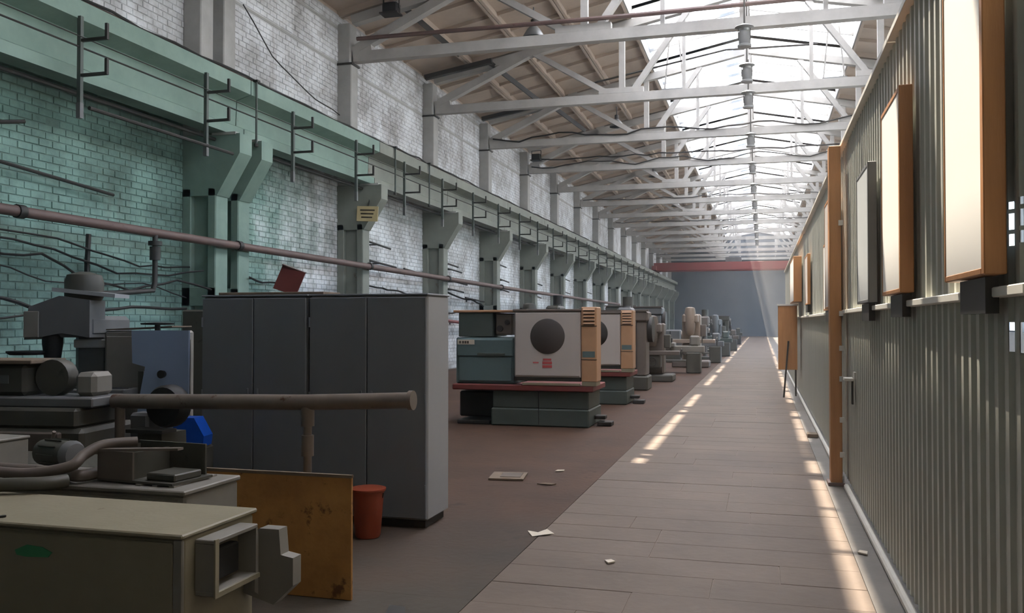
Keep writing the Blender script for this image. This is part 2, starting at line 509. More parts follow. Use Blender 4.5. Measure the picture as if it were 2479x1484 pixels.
# ------------------------------------------------------------------ end walls and outer wall
ew = struct('wall_back', MB().box(-11, Y_END, -.3, 10.2, Y_END + .3, 12.2), M_block, 'distant grey end wall of the hall')
nw = struct('wall_front', MB().box(-11, Y_NEAR - .3, -.3, 10.2, Y_NEAR, 12.2), M_block, 'grey end wall behind the viewpoint')
ow = MB()
WIN = [(Y0 + BAY * k + .35, Y0 + BAY * (k + 1) - .35) for k in range(-3, 15)]
WZ0, WZ1 = 1.2, 7.9
ow.box(X_E, Y_NEAR, -.3, X_E + .35, Y_END, WZ0).box(X_E, Y_NEAR, WZ1, X_E + .35, Y_END, 9.6)
ys = [Y_NEAR] + [v for w in WIN for v in w] + [Y_END]
for k in range(0, len(ys), 2):
    ow.box(X_E, ys[k], WZ0, X_E + .35, ys[k + 1], WZ1)
struct('wall_outer', ow, M_conc, 'outer side wall with tall windows beyond the partition')
wf = MB()
for j in range(4):
    yy = (BAY - .7) * j / 3
    wf.box(X_E + .1, yy - .03, WZ0, X_E + .16, yy + .03, WZ1)
for z in (WZ0 + .03, (WZ0 + WZ1) / 2, WZ1 - .03):
    wf.box(X_E + .1, 0, z - .03, X_E + .16, BAY - .7, z + .03)
wf = wf.mesh('window_frame'); wf.materials.append(M_dark)
wp = MB().box(X_E + .125, .03, 0, X_E + .135, (BAY - .7) / 3 - .03, (WZ1 - WZ0) / 2 - .06).mesh('pane'); wp.materials.append(M_clear)
for k, (a, b) in enumerate(WIN):
    w_ = obj('window_%d' % (k + 1), wf, None, None, (0, a, 0), kind='structure')
    w_['label'] = '%s tall steel window in the outer wall' % ORD[k]
    for j in range(3):
        for i in range(2):
            obj('pane', wp, None, w_, (0, (b - a) * j / 3, WZ0 + .06 + i * (WZ1 - WZ0) / 2))

# ------------------------------------------------------------------ roof of ribbed concrete panels
ceil = struct('ceiling', MB().box(X_W - .4, Y_NEAR, roof_z(-10.6) + .34, X_W + .1, Y_END, roof_z(-10.6) + .46), M_roof, 'sloping roof of ribbed concrete panels')
XL = X_R - SKY_W
PW = (10.6 - (SKY_W - X_R)) / 4           # panel width across the slope (plan)
slope = math.atan(.2)
def panel_mesh(w, l):
    w = w / math.cos(slope)
    p = MB()
    p.box(.01, .01, .0, w - .01, l - .01, .07)
    p.box(.01, .01, -.2, .09, l - .01, 0).box(w - .09, .01, -.2, w - .01, l - .01, 0)
    p.box(.09, .01, -.16, w - .09, .12, 0).box(.09, l - .12, -.16, w - .09, l - .01, 0)
    for t in (.27, .5, .73):
        p.box(.09, l * t - .04, -.10, w - .09, l * t + .04, 0)
    return p.mesh('roof_panel')
pm = panel_mesh(PW, BAY); pm.materials.append(M_roof)
PN = (SKY_W) / 2
pm2 = panel_mesh(PN, BAY); pm2.materials.append(M_roof)
for k in range(-4, 15):
    y = Y0 + BAY * k
    for side in (0, 1):
        for i in range(4 if k >= -2 else 6):
            if i < 4:
                x = -10.6 + PW * i; me = pm
            else:
                x = -10.6 + PW * 4 + PN * (i - 4); me = pm2
            z = roof_z(x) + .2
            if side == 0:
                obj('roof_panel', me, None, ceil, (x, y, z), (0, -slope, 0))
            else:
                obj('roof_panel', me, None, ceil, (2 * X_R - x, y + BAY, z), (0, -slope, math.pi))
for sg in (1, -1):
    d = MB()
    for (xa, xb, ya, yb) in ((-10.9, XL, Y_NEAR, Y_END), (XL, X_R, Y_NEAR, YS[0] - BAY)):
        za, zb = roof_z(xa) + .29, roof_z(xb) + .29
        f = (lambda x: x) if sg == 1 else (lambda x: 2 * X_R - x)
        d._add([(f(xa), ya, za), (f(xb), ya, zb), (f(xb), yb, zb), (f(xa), yb, za), (f(xa), ya, za + .05), (f(xb), ya, zb + .05), (f(xb), yb, zb + .05), (f(xa), yb, za + .05)],
               [(3, 2, 1, 0), (4, 5, 6, 7), (0, 1, 5, 4), (1, 2, 6, 5), (2, 3, 7, 6), (3, 0, 4, 7)])
    obj('roof_sun_block', d, M_roof, ceil)  # added over the panels to stop sun leaking through their joints
obj('gable_fill', MB().box(-11, YS[-1], 8.6, 10.2, Y_END, 12.4), M_block, ceil)

# ------------------------------------------------------------------ roof light: dusty wired glass on steel bars, some strips missing
XL = X_R - SKY_W
for k in range(-2, 15):
    y = Y0 + BAY * k
    wn_ = struct('window_%d' % (k + 20), MB().box(XL + .01, y + .02, roof_z(XL) + .02, XL + .07, y + BAY - .02, roof_z(XL) + .48)
                 .box(2 * X_R - XL - .07, y + .02, roof_z(XL) + .02, 2 * X_R - XL - .01, y + BAY - .02, roof_z(XL) + .48), M_conc, '%s glazed bay of the roof light along the ridge' % ORD[k + 2])
    def gz(x): return roof_z(x) + .42
    bars = MB()
    for j in range(5):
        yy = y + BAY * j / 4
        for sgn in (0, 1):
            xa, xb = (XL + .05, X_R) if sgn == 0 else (2 * X_R - XL - .05, X_R)
            bars.bar((xa, yy, gz(xa) - .06), (xb, yy, gz(xb) - .06), .05, .09)
    obj('glazing_bars', bars, M_truss, wn_)
    obj('ridge_bar', MB().box(X_R - .06, y, gz(X_R) - .12, X_R + .06, y + BAY, gz(X_R) + .02), M_truss, wn_)
    x_low = XL + .05 if k < 0 else XL + .19
    rowsx = [(x_low, -1.90), (-1.80, -1.32), (-.82, X_R - .02), (X_R + .02, X_R + 1.70), (X_R + 1.72, 2 * X_R - XL - .04)]
    for j in range(4):
        ya, yb = y + BAY * j / 4 + .012, y + BAY * (j + 1) / 4 - .012
        for i, (xa, xb) in enumerate(rowsx):
            n_ = k * 4 + j
            if i == 0 and k >= 0 and (n_ in (7, 8) or (n_ > 11 and n_ % 5 == 2)):
                xa = XL + .05
            if i == 1 and (n_ == 1 or (n_ > 4 and n_ % 9 == 5)):
                xa = -1.89
            shade_row = k == -2 and i == 0  # opaque sheets added in this bay to darken the near end
            p = MB()
            za, zb = gz(xa), gz(xb)
            p._add([(xa, ya, za), (xb, ya, zb), (xb, yb, zb), (xa, yb, za), (xa, ya, za + .008), (xb, ya, zb + .008), (xb, yb, zb + .008), (xa, yb, za + .008)],
                   [(3, 2, 1, 0), (4, 5, 6, 7), (0, 1, 5, 4), (1, 2, 6, 5), (2, 3, 7, 6), (3, 0, 4, 7)])
            obj('shade_sheet' if shade_row else 'pane', p, M_roof if shade_row else M_frost, wn_)

# ------------------------------------------------------------------ pillars along the masonry wall
def pillar_parts(t, m_low):
    w = .2
    obj('flange', MB().box(-9.90, -w, 0, -9.72, w, 4.1, .02), m_low, t)
    obj('flange', MB().box(X_W, -w, 0, -10.25, w, 4.1, .02), m_low, t)
    obj('web', MB().box(-10.25, -w + .12, 0, -9.90, w - .12, 4.1), m_low, t)
    obj('band', MB().box(X_W, -w, 1.9, -9.73, w, 2.25, .01), m_low, t)
    obj('corbel', MB().prism([(X_W, 3.95), (-9.70, 3.95), (-9.22, 4.72), (-9.22, 5.08), (X_W, 5.08)], 'y', -w, w), m_low, t)
    obj('bearing_plate', MB().box(-9.80, -w - .02, 5.06, -9.30, w + .02, 5.11), M_conc, t)
    obj('upper_shaft', MB().box(X_W, -w, 5.08, -10.06, w, 8.22, .02), M_conc, t)
    obj('head', MB().box(X_W, -w, 8.22, -10.10, w, 9.25, .02), M_conc, t)
    obj('seat_plate', MB().box(X_W, -w - .03, 8.18, -10.02, w + .03, 8.23), M_dark, t)
pil_y = [YS[0], Y0 - .37, Y0 + .37] + YS[2:]
pnames = ['pillar beyond the frame edge', 'green pillar, camera-side half of the twin pair', 'green pillar, far half of the twin pair']
for i, y in enumerate(pil_y[1:]):
    lab = ['green concrete pillar with corbel, camera-side one of the twin pair', 'green concrete pillar with corbel, farther one of the twin pair'][i] if i < 2 else \
        'concrete wall pillar with corbel, %s one past the twin pair' % ORD[i - 2]
    t = thing('concrete_pillar', lab, 'pillar', (0, y, 0), 0, 'pillars along the brick wall')
    pillar_parts(t, M_green if i < 2 else M_greengrey)

# ------------------------------------------------------------------ crane runway: beams, rail, conduits
prof = [(-9.95, 6.2), (-9.35, 6.2), (-9.35, 5.93), (-9.66, 5.84), (-9.68, 5.36), (-9.50, 5.28), (-9.50, 5.11), (-9.86, 5.11), (-9.86, 5.28), (-9.78, 5.36), (-9.80, 5.84), (-9.95, 5.93)]
bm_beam = MB().prism(prof, 'y', .015, BAY - .015)
me_b = bm_beam.mesh('beam_body')
for i in range(16):
    y = YS[0] + BAY * i
    t = thing('crane_beam', ('green' if i < 2 else 'faded grey-green') + ' concrete crane runway beam, %s span down the wall' % ORD[i], 'beam', (0, y, 0), 0, 'crane runway beams')
    m2 = me_b.copy(); m2.materials.append(M_green if i < 2 else M_greengrey)
    obj('beam_body', m2, None, t)
    obj('rail_foot', MB().box(-9.78, .01, 6.2, -9.52, BAY - .01, 6.225), M_dark, t)
    obj('rail', MB().prism([(-9.71, 6.225), (-9.59, 6.225), (-9.64, 6.25), (-9.64, 6.31), (-9.60, 6.345), (-9.70, 6.345), (-9.66, 6.31), (-9.66, 6.25)], 'y', 0, BAY), M_rustpipe, t)
def wavy(y0, y1, x, z, amp, n, sag=0, seed=0):
    rr = random.Random(seed)
    pts = []
    for i in range(n + 1):
        t = i / n
        pts.append((x + rr.uniform(-amp, amp), y0 + (y1 - y0) * t, z + rr.uniform(-amp, amp) - sag * 4 * t * (1 - t)))
    return pts
tag(obj('power_cable', MB().tube(wavy(9, 60, -9.42, 6.265, .03, 70, 0, 1), .022, 6), M_cable), 'black power cable wandering along the top edge of the crane beam', 'cable')
tag(obj('power_cable', MB().tube(wavy(9, 45, -9.87, 6.30, .05, 60, 0, 2), .03, 6), M_rustpipe), 'brown power cable lying between crane rail and brick wall', 'cable')
tag(obj('trolley_wire', MB().tube([(-9.33, 9, 5.52), (-9.33, 98, 5.52)], .014, 6), M_dark), 'thin dark conductor wire along the middle of the crane beam', 'wire')
tag(obj('trolley_wire', MB().tube([(-9.30, 9, 5.66), (-9.30, 98, 5.66)], .009, 6), M_dark), 'upper thin conductor wire along the crane beam', 'wire')
tag(obj('conduit', MB().tube([(-9.75, 8.9, 4.99), (-9.75, 60, 4.99)], .035, 8), M_dark), 'dark conduit pipe running under the crane beam', 'pipe')

for i, (y, d) in enumerate(((15.0, 'before the twin pillars'), (21.7, 'by the sign pillar'), (24.2, 'past the sign pillar'))):
    t = thing('tie_rod', 'thin dark tie rod hanging off the crane beam ' + d, 'rod', (-9.31, y, 0))
    obj('rod', MB().cyl((0, 0, 5.0), (0, 0, 6.2), .022, 8), M_dteal, t)
    obj('clamp', MB().box(-.05, -.05, 6.2, .05, .05, 6.24), M_dark, t)
    obj('nut', MB().cyl((0, 0, 4.96), (0, 0, 5.02), .04, 6), M_dark, t)
def bracket(t):
    obj('hanger', MB().box(-9.36, -.03, 4.72, -9.30, .03, 5.96), M_dteal, t)
    obj('lower_tip', MB().box(-9.365, -.035, 4.5, -9.295, .035, 4.72), M_machgrey, t)
    for z in (5.62, 5.12):
        a = obj('arm', MB().box(-9.30, -.022, z - .03, -8.86, .022, z + .012), M_dark, t)
        obj('hook', MB().box(-8.90, -.02, z + .012, -8.86, .02, z + .2), M_dark, a)
for i in range(24):
    y = 10.45 + 2.98 * i
    t = thing('conductor_bracket', 'dark two-armed conductor bracket on the crane beam, %s along the hall' % ORD[i], 'bracket', (0, y, 0), 0, 'conductor brackets on the crane beam')
    bracket(t)

# ------------------------------------------------------------------ roof trusses
TW = .24
def truss(t):
    b = lambda name, p0, p1, h, w=TW: obj(name, MB().bar((p0[0], 0, p0[1]), (p1[0], 0, p1[1]), w, h), M_truss, t)
    mir = lambda p: (2 * X_R - p[0], p[1])
    b('bottom_chord', (-10.05, 8.40), (2 * X_R + 10.05, 8.40), .26)
    tz = lambda x: roof_z(x) - .14
    for f in (lambda p: p, mir):
        b('top_chord', f((-10.1, tz(-10.1))), f((X_R, tz(X_R))), .24)
        b('brace', f((-9.95, 8.62)), f((-6.88, 10.02)), .22)
        b('brace', f((-6.88, 10.02)), f((-4.45, 8.55)), .16, .18)
        b('brace', f((-3.75, 8.55)), f((-2.1, 10.85)), .16, .18)
        b('post', f((-4.05, 8.5)), f((-4.05, tz(-4.05))), .17, .17)
        b('post', f((-2.2, 8.5)), f((-2.2, tz(-2.2))), .10, .12)
        b('gusset', f((-4.75, 8.62)), f((-3.4, 8.62)), .16, .2)
        b('gusset', f((-10.08, 8.50)), f((-9.55, 8.58)), .34, .2)
        b('lug', f((-6.98, 10.12)), f((-6.62, 10.18)), .14, .2)
    b('post', (X_R, 8.5), (X_R, tz(X_R)), .12, .12)
proto = None
for i, y in enumerate(YS[:-1]):
    lab = 'whitewashed concrete roof truss, %s one down the hall' % ORD[i]
    if proto is None:
        proto = thing('roof_truss', lab, 'truss', (0, y, 0), 0, 'roof trusses'); truss(proto); continue
    c = copy_tree(proto); c.location = (0, y, 0); c['label'] = lab

# conduits, stays and lamps hung from the trusses
tag(obj('conduit', MB().tube([(-9.9, YS[2] - .2, 8.82), (-3, YS[2] - .2, 8.76), (3.4, YS[2] - .2, 8.80)], .055, 8), M_rustpipe), 'dark brown pipe along the second truss above its lower chord', 'pipe')
tag(obj('conduit', MB().tube([(-5.0, YS[3] + .45, 9.05), (-1.0, YS[3] + .45, 9.75), (1.6, YS[3] + .45, 9.7)], .03, 8), M_dark), 'thin dark pipe rising behind the third truss', 'pipe')
for i, (k, sd, zz, r_) in enumerate(((4, 3, 8.62, .03), (5, 4, 8.60, .025), (5, 8, 8.85, .03), (7, 5, 8.6, .025), (9, 6, 8.6, .025))):
    rr = random.Random(sd)
    pts = [(-9.9 + 13.4 * j / 26, YS[k] - .16 + rr.uniform(-.02, .02), zz + rr.uniform(-.05, .05) - (.12 * math.sin(j * .9) if i < 2 else 0)) for j in range(27)]
    tag(obj('power_cable', MB().tube(pts, r_, 6), M_cable), 'black cable draped along the %s roof truss, %s' % (ORD[k], ['wavy', 'wavy and lower', 'straight and higher', 'thin', 'far and thin'][i]), 'cable')

def stay(y, xa, za, xb, zb, lab, l2=None):
    t = thing('roof_bar', lab, 'steel channel', (0, y, 0))
    obj('web', MB().bar((xa, 0, za), (xb, l2 or 0, zb), .16, .14), M_dark, t)
    obj('lip', MB().bar((xa, .08, za - .06), (xb, (l2 or 0) + .08, zb - .06), .03, .03), M_machgrey, t)
stay(YS[2] + .1, -8.75, 9.62, -8.05, 9.02, 'dark channel hanging askew off the second truss', 2.2)
stay(YS[3] - .6, -10.2, 9.32, -8.0, 9.68, 'dark bar under the eaves by the third truss')  # dark bar set close under the roof edge
stay(YS[3] - .4, -8.2, 9.74, -7.4, 9.25, 'dark channel sloping down past the third truss', 3.2)
stay(YS[4] - .6, -10.2, 9.32, -7.7, 9.75, 'dark bar under the eaves by the fourth truss')
stay(YS[4] - .5, -7.8, 9.9, -6.9, 9.4, 'dark channel sloping down past the fourth truss', 3.2)

def floodlight(loc, lab):
    t = thing('floodlight', lab, 'lamp', loc)
    obj('housing', MB().box(-.2, -.13, -.12, .2, .13, .14, .03), M_black, t)
    obj('visor', MB().box(-.24, -.2, -.16, .24, .15, -.12), M_dark, t)
    obj('stirrup', MB().box(-.22, -.02, .0, -.2, .02, .3).box(.2, -.02, 0, .22, .02, .3).box(-.22, -.02, .28, .22, .02, .3), M_dark, t)
    obj('lens', MB().box(-.15, -.09, -.13, .15, .09, -.118), M_greyboard, t)
floodlight((-8.85, YS[2] - .45, 9.40), 'black floodlight under the roof by the second truss')
floodlight((-9.65, YS[5] - .3, 8.95), 'black floodlight at the pillar head of the fifth truss')

def bell_lamp(loc, lab):
    t = thing('bell_lamp', lab, 'lamp', loc, 0, 'bell reflector lamps')
    obj('rod', MB().cyl((0, 0, .28), (0, 0, .62), .018, 8), M_dark, t)
    obj('neck', MB().lathe([(.05, .14), (.075, .18), (.075, .30), (.03, .33)], n=14), M_dark, t)
    obj('reflector', MB().lathe([(.27, -.14), (.265, -.10), (.17, .05), (.09, .14), (.05, .16), (.05, .15), (.085, .13), (.16, .045), (.255, -.11), (.26, -.14)], n=24), M_lampm, t)
    obj('bulb', MB().lathe([(.02, .12), (.05, .06), (.085, -.02), (.06, -.09), (.01, -.11)], n=14), M_white, t)
bell_lamp((-5.42, YS[2] + .45, 8.80), 'bell lamp hung from the sloping brace of the second truss')
bell_lamp((-5.2, YS[4] + .3, 9.05), 'bell lamp hung from the fourth roof truss')
bell_lamp((-5.2, YS[6] + .3, 9.05), 'bell lamp hung from the sixth roof truss')
bell_lamp((-5.2, YS[8] + .3, 9.05), 'bell lamp hung from the eighth roof truss')

def pendant(loc, lab, drop):
    t = thing('pendant_lamp', lab, 'lamp', loc, 0, 'pendant lamps along the ridge')
    obj('suspension', MB().cyl((0, 0, .25), (0, 0, .25 + drop), .02, 8), M_dark, t)
    obj('cap', MB().lathe([(.03, .27), (.2, .20), (.21, .185), (.12, .15), (.10, .10), (.03, .10)], n=18), M_lampm, t)
    obj('housing', MB().lathe([(.115, -.22), (.125, -.2), (.125, .08), (.09, .12)], n=18), M_machgrey, t)
    obj('shade_ring', MB().lathe([(.15, -.26), (.155, -.22), (.13, -.2), (.12, -.22)], n=18), M_lampm, t)
    obj('strap', MB().box(-.14, -.012, -.1, -.125, .012, .24).box(.125, -.012, -.1, .14, .012, .24), M_dark, t)
lampn = 0
for k in range(2, 12):
    pendant((X_R + .05, YS[k] - .25, 8.05), 'grey cylinder lamp hanging below the %s truss' % ORD[k], .9)
pendant((X_R + .05, 24.0, 8.15), 'grey cylinder lamp hanging on a rod between second and third trusses', 2.6)
def gantry(k, x, lab):
    t = thing('lamp_shelf', lab, 'bracket', (x, YS[k] + 1.2, 0))
    obj('platform', MB().box(-.35, -.3, 8.75, .35, .3, 8.83), M_lampm, t)
    for sx in (-.3, .3):
        obj('hanger', MB().bar((sx, 0, 8.83), (sx * .5, 0, 10.4), .04, .04), M_truss, t)
gantry(3, 2.1, 'small grey platform hung in the roof light past the third truss')
gantry(3, -2.6, 'small grey platform hung at the roof panel edge past the third truss')

# ------------------------------------------------------------------ red bridge crane far down the hall
t = thing('bridge_crane', 'red overhead travelling crane spanning the hall far away', 'crane', (0, 84, 0))
obj('girder', MB().box(-9.75, -.25, 6.42, 8.9, .25, 7.15, .02), M_crane, t)
obj('girder', MB().box(-9.75, 1.6, 6.42, 8.9, 2.1, 7.15, .02), M_crane, t)
e_ = obj('end_carriage', MB().box(-9.85, -1.0, 6.45, -9.45, 2.9, 6.85, .02), M_crane, t)
for yy in (-.7, 2.6):
    obj('wheel', MB().cyl((-9.72, yy, 6.52), (-9.58, yy, 6.52), .18, 16), M_dark, e_)
obj('trolley', MB().box(-3.2, -.1, 7.15, -1.8, 2.0, 7.6, .03), M_machgrey, t)
obj('walkway_rail', MB().box(-9.7, -.32, 7.9, 8.8, -.28, 7.94).box(-9.7, -.32, 7.5, 8.8, -.28, 7.53), M_dark, t)

# ------------------------------------------------------------------ corrugated partition
SW, PITCH, DEP = .98, .14, .015
def sheet_mesh(z0, z1, holes=()):
    n = int(round(SW / PITCH))
    pr = []
    for k in range(n):
        o = k * PITCH
        pr += [(o, 0), (o + .055, 0), (o + .075, -DEP), (o + .118, -DEP)]
    pr.append((SW, 0))
    zs = [z0] + sorted(v for h in holes for v in (h[1], h[2])) + [z1]
    zs = sorted(set(zs))
    m = MB()
    for side, off in ((0, 0.0), (1, .003)):
        vs = [(x + off, y, z) for z in zs for (y, x) in pr]
        fs = []
        for a in range(len(zs) - 1):
            for q in range(len(pr) - 1):
                if any(q == h[0] and zs[a] >= h[1] - 1e-6 and zs[a + 1] <= h[2] + 1e-6 for h in holes):
                    continue
                i = a * len(pr) + q
                f = (i, i + len(pr), i + len(pr) + 1, i + 1)
                fs.append(f if side == 0 else f[::-1])
        m._add(vs, fs)
    me = m.mesh('sheet'); me.materials.append(M_corr)
    return me
wr = struct('wall_right', MB().box(X_P + .04, -3.0, 0, X_P + .09, 34, .08).box(X_P + .04, -3, 1.62, X_P + .09, 34, 1.70).box(X_P + .04, -3, 3.28, X_P + .09, 34, 3.36), M_dark, 'grey corrugated sheet partition beside the aisle')
sl, su = sheet_mesh(.05, 1.70), sheet_mesh(1.70, 3.38)
# slots cut through two ribs of one sheet
hl = sheet_mesh(.05, 1.70, holes=[(9, 1.50, 1.60), (13, 1.50, 1.60)])
hu = sheet_mesh(1.70, 3.38, holes=[(q, a, b) for q in (9, 13) for (a, b) in ((1.86, 1.90), (1.915, 1.97), (1.985, 2.01))])
for k in range(37):
    y = -3.0 + k * SW
    low, up = (hl, hu) if k == 6 else (sl, su)
    dx = random.uniform(0, .004)
    obj('sheet', low, None, wr, (X_P + dx, y, 0))
    obj('sheet', up, None, wr, (X_P + dx + .002, y, -.06 if 9.4 < y < 18 else 0))
for k in range(12):
    y = -3 + k * 3.0
    if abs(y - 9.3) < 3.2 and y < 9.3: ye = 9.25
    else: ye = y + 2.99
    obj('rail_trim', MB().box(X_P - .06, y, 1.685, X_P - .005, y + 2.985, 1.72, .004), M_alu, wr)
    obj('cap_trim', MB().box(X_P - .055, y, 3.36, X_P + .05, y + 2.985, 3.40, .004), M_alu, wr)
obj('clip', MB().box(X_P - .045, 8.3, 1.10, X_P - .028, 8.42, 1.16), M_alu, wr)
hd = obj('door_handle', MB().box(X_P - .11, 8.5, 1.07, X_P - .03, 8.64, 1.10, .006), M_alu, wr)
obj('latch_plate', MB().box(X_P - .045, 8.53, .86, X_P - .03, 8.61, 1.07), M_dark, wr)
bb = struct('baseboard_right', MB().box(X_P - .07, -3, 0, X_P - .025, 9.1, .05, .012), M_alu, 'pale strip along the foot of the partition')
struct('baseboard_far', MB().box(X_P - .07, 9.6, 0, X_P - .025, 34, .05, .012), M_alu, 'pale strip along the partition past the wooden post')

# wooden post
t = thing('wooden_post', 'tall orange-brown timber post standing against the corrugated partition', 'post', (.698, 9.35, 0))
obj('timber', MB().box(-.055, -.09, 0, .055, .09, 3.34, .006), M_wood, t)
for z in (.28, .62, 1.02, 1.32, 1.66, 2.55):
    obj('clip', MB().box(.03, -.125, z, .07, -.085, z + .05), M_alu, t)
obj('foot', MB().box(-.08, -.12, 0, .075, .12, .03), M_rustpipe, t)

def board(y0, y1, z0, z1, mp, mf, lab, out=.05, shadow_below=True, lean=.0):
    x = X_P - .035
    t = thing('notice_board', lab, 'notice board', (x, (y0 + y1) / 2, z0), 0, 'boards on the corrugated partition')
    h = (y1 - y0) / 2; H = z1 - z0; w = .045
    obj('panel', MB().box(-out + .003, -h + w * .5, .02, -.008, h - w * .5, H - .02), mp, t)
    obj('stile', MB().box(-out, -h, 0, 0, -h + w, H, .004), mf, t)
    obj('stile', MB().box(-out, h - .02, 0, 0, h, H, .004), mf, t)
    obj('rail', MB().box(-out, -h + w, H - .03, 0, h - .02, H, .004), mf, t)
    obj('rail', MB().box(-out, -h + w, 0, 0, h - .02, .025, .004), mf, t)
    if shadow_below:
        obj('cast_shadow', MB().box(-.045, -h * .7, -.13, -.002, h * .5, -.005), M_dark, t)  # dark block stands for the shadow cast below the board
board(3.28, 3.95, 1.76, 2.94, M_white, M_wood, 'white notice board in wooden frame, beside the slotted sheets', .07)
board(5.15, 5.9, 1.76, 2.88, M_white, M_wood, 'white notice board in wooden frame, between a framed board and a grey one', .07)
board(6.72, 7.5, 1.74, 2.74, M_greyboard, M_machgrey, 'grey notice board with a grey frame, before the timber post', .06)
board(10.6, 11.65, 1.74, 2.55, M_white, M_wood, 'low white board in wooden frame just past the timber post', .05)
board(9.75, 10.3, 1.74, 2.88, M_panel, M_wood, 'narrow tall board in wooden frame tucked behind the timber post', .12)
board(19.0, 21.4, 2.02, 2.95, M_white, M_wood, 'distant white board high on the partition above the plywood stand', .16, False)
board(15.6, 16.6, 1.9, 2.75, M_panel, M_wood, 'cream board in wooden frame halfway to the plywood stand', .05)

t = thing('plywood_stand', 'orange plywood panel on slanting legs at the end of the aisle', 'stand', (.50, 19.8, 0))
obj('panel', MB().box(-.17, -.03, .59, .19, .03, 1.95, .004), M_wood, t)
obj('side_panel', MB().box(.19, -.03, .59, .22, .45, 1.95), M_wood, t)
obj('cap', MB().box(-.19, -.05, 1.95, .24, .05, 1.985), M_alu, t)
obj('leg', MB().bar((-.06, -.02, 0), (.04, -.05, 1.2), .035, .035), M_dark, t)
obj('leg', MB().bar((.2, .44, 0), (.2, .42, .62), .035, .035), M_dark, t)

# ------------------------------------------------------------------ wall pipes, cables, sign
t = thing('wall_pipe', 'long brown pipe running along the brick wall above the machines', 'pipe', (0, 0, 0))
obj('pipe', MB().tube([(-9.62, 8.5, 3.10), (-9.62, 20, 3.02), (-9.62, 34, 2.93), (-9.62, 62, 2.85)], .075, 12), M_rustpipe, t)
for y in (9.7, 14.9, 20.8, 26.7, 32.7):
    obj('collar', MB().cyl((-9.62, y - .06, 3.15 - .006 * y), (-9.62, y + .06, 3.15 - .006 * y), .095, 12), M_dark, t)
dp = obj('drop_pipe', MB().tube([(-9.6, 12.45, 3.05), (-9.6, 12.45, 2.25), (-9.6, 12.4, 2.12), (-9.55, 11.4, 2.04), (-9.5, 11.0, 2.02)], .045, 10), M_dark, t)
obj('valve', MB().cyl((-9.6, 12.45, 2.62), (-9.6, 12.45, 2.84), .085, 12), M_dark, dp)
obj('valve', MB().cyl((-9.6, 12.45, 2.86), (-9.6, 12.45, 2.93), .11, 12), M_dark, dp)
tag(obj('riser_pipe', MB().tube([(-10.3, 11.75, 3.0), (-10.3, 11.72, 2.5), (-10.28, 11.7, 1.6)], .04, 8), M_dark), 'thin dark riser pipe on the green wall below the brown pipe', 'pipe')
tag(obj('thin_pipe', MB().tube([(-10.3, 9.2, 3.92), (-10.3, 11.2, 3.78), (-10.3, 12.3, 3.70)], .028, 8), M_dark), 'thin dark rod slanting across the green wall above the brown pipe', 'pipe')
tag(obj('thin_pipe', MB().tube([(-10.3, 9.3, 4.25), (-10.25, 10.4, 4.5)], .03, 8), M_dark), 'short dark rod rising at the edge of the green wall', 'pipe')
tag(obj('thin_pipe', MB().tube([(-9.3, 10.6, 4.68), (-9.3, 14.2, 4.68)], .03, 8), M_dark), 'thin pipe slung under the first crane beam', 'pipe')
def cable(pts, r, lab, seed):
    rr = random.Random(seed); q = []
    for a, b in zip(pts[:-1], pts[1:]):
        n = max(2, int((Vector(b) - Vector(a)).length / .35))
        for i in range(n):
            u = i / n
            q.append(tuple(a[k] + (b[k] - a[k]) * u + rr.uniform(-.02, .02) for k in range(3)))
    q.append(pts[-1])
    tag(obj('wall_cable', MB().tube(q, r, 6), M_cable), lab, 'cable', 'loose cables on the wall')
CX = -10.2
cable([(CX, 9.0, 2.85), (CX, 10.2, 2.78), (CX, 11.3, 2.62), (CX, 12.3, 2.42), (CX, 13.6, 2.45), (CX + .3, 14.2, 2.55)], .018, 'black cable sagging under the brown pipe by the drop valve', 1)
cable([(CX, 9.0, 2.65), (CX, 10.0, 2.55), (CX, 10.7, 2.60), (CX, 11.5, 2.30), (CX, 12.6, 2.15), (CX, 13.8, 2.35), (CX + .4, 14.3, 2.2)], .02, 'black cable dipping low across the green wall before the twin pillars', 2)
cable([(CX, 9.0, 2.95), (CX, 11, 2.85), (CX, 12.8, 2.55), (CX, 14.2, 2.62)], .016, 'thin cable just beneath the brown pipe on the green wall', 3)
cable([(CX, 9.4, 2.5), (CX, 10.8, 2.22), (CX, 11.6, 2.15), (CX, 12.9, 2.28), (CX, 14.1, 2.05)], .012, 'thinnest cable looping lowest on the green wall', 4)
cable([(CX, 8.9, 1.95), (CX, 10.0, 1.95), (CX, 10.6, 1.80), (CX, 11.2, 1.75), (CX, 12.6, 1.85), (CX, 14.1, 1.85)], .028, 'thick black cable crossing the wall behind the milling machine', 5)
cable([(CX, 8.9, 1.72), (CX, 9.9, 1.65), (CX, 10.8, 1.72)], .018, 'short cable drooping left of the milling machine', 6)
cable([(-9.6, 15.3, 2.45), (CX, 16.2, 2.55), (CX, 16.7, 2.42), (CX, 17.3, 2.46)], .022, 'bent black cable beside the far twin pillar', 7)
cable([(CX, 17.4, 2.05), (CX, 18.3, 1.95), (CX, 19.2, 1.75), (CX, 20.4, 1.78)], .03, 'black cable above the lockers near the bare pillar', 8)
cable([(CX, 21.4, 2.6), (CX, 24, 2.5), (CX, 26.4, 2.3)], .025, 'black cable across the first whitewashed bay', 9)
cable([(CX, 21.4, 1.95), (CX, 23, 1.88), (CX, 24.5, 1.92), (CX, 26.3, 1.78)], .025, 'lower black cable across the first whitewashed bay', 10)
cable([(CX, 27.2, 2.75), (CX, 29, 2.5), (CX, 31, 2.4), (CX, 32.2, 2.2)], .03, 'black cable dropping across the second whitewashed bay', 11)
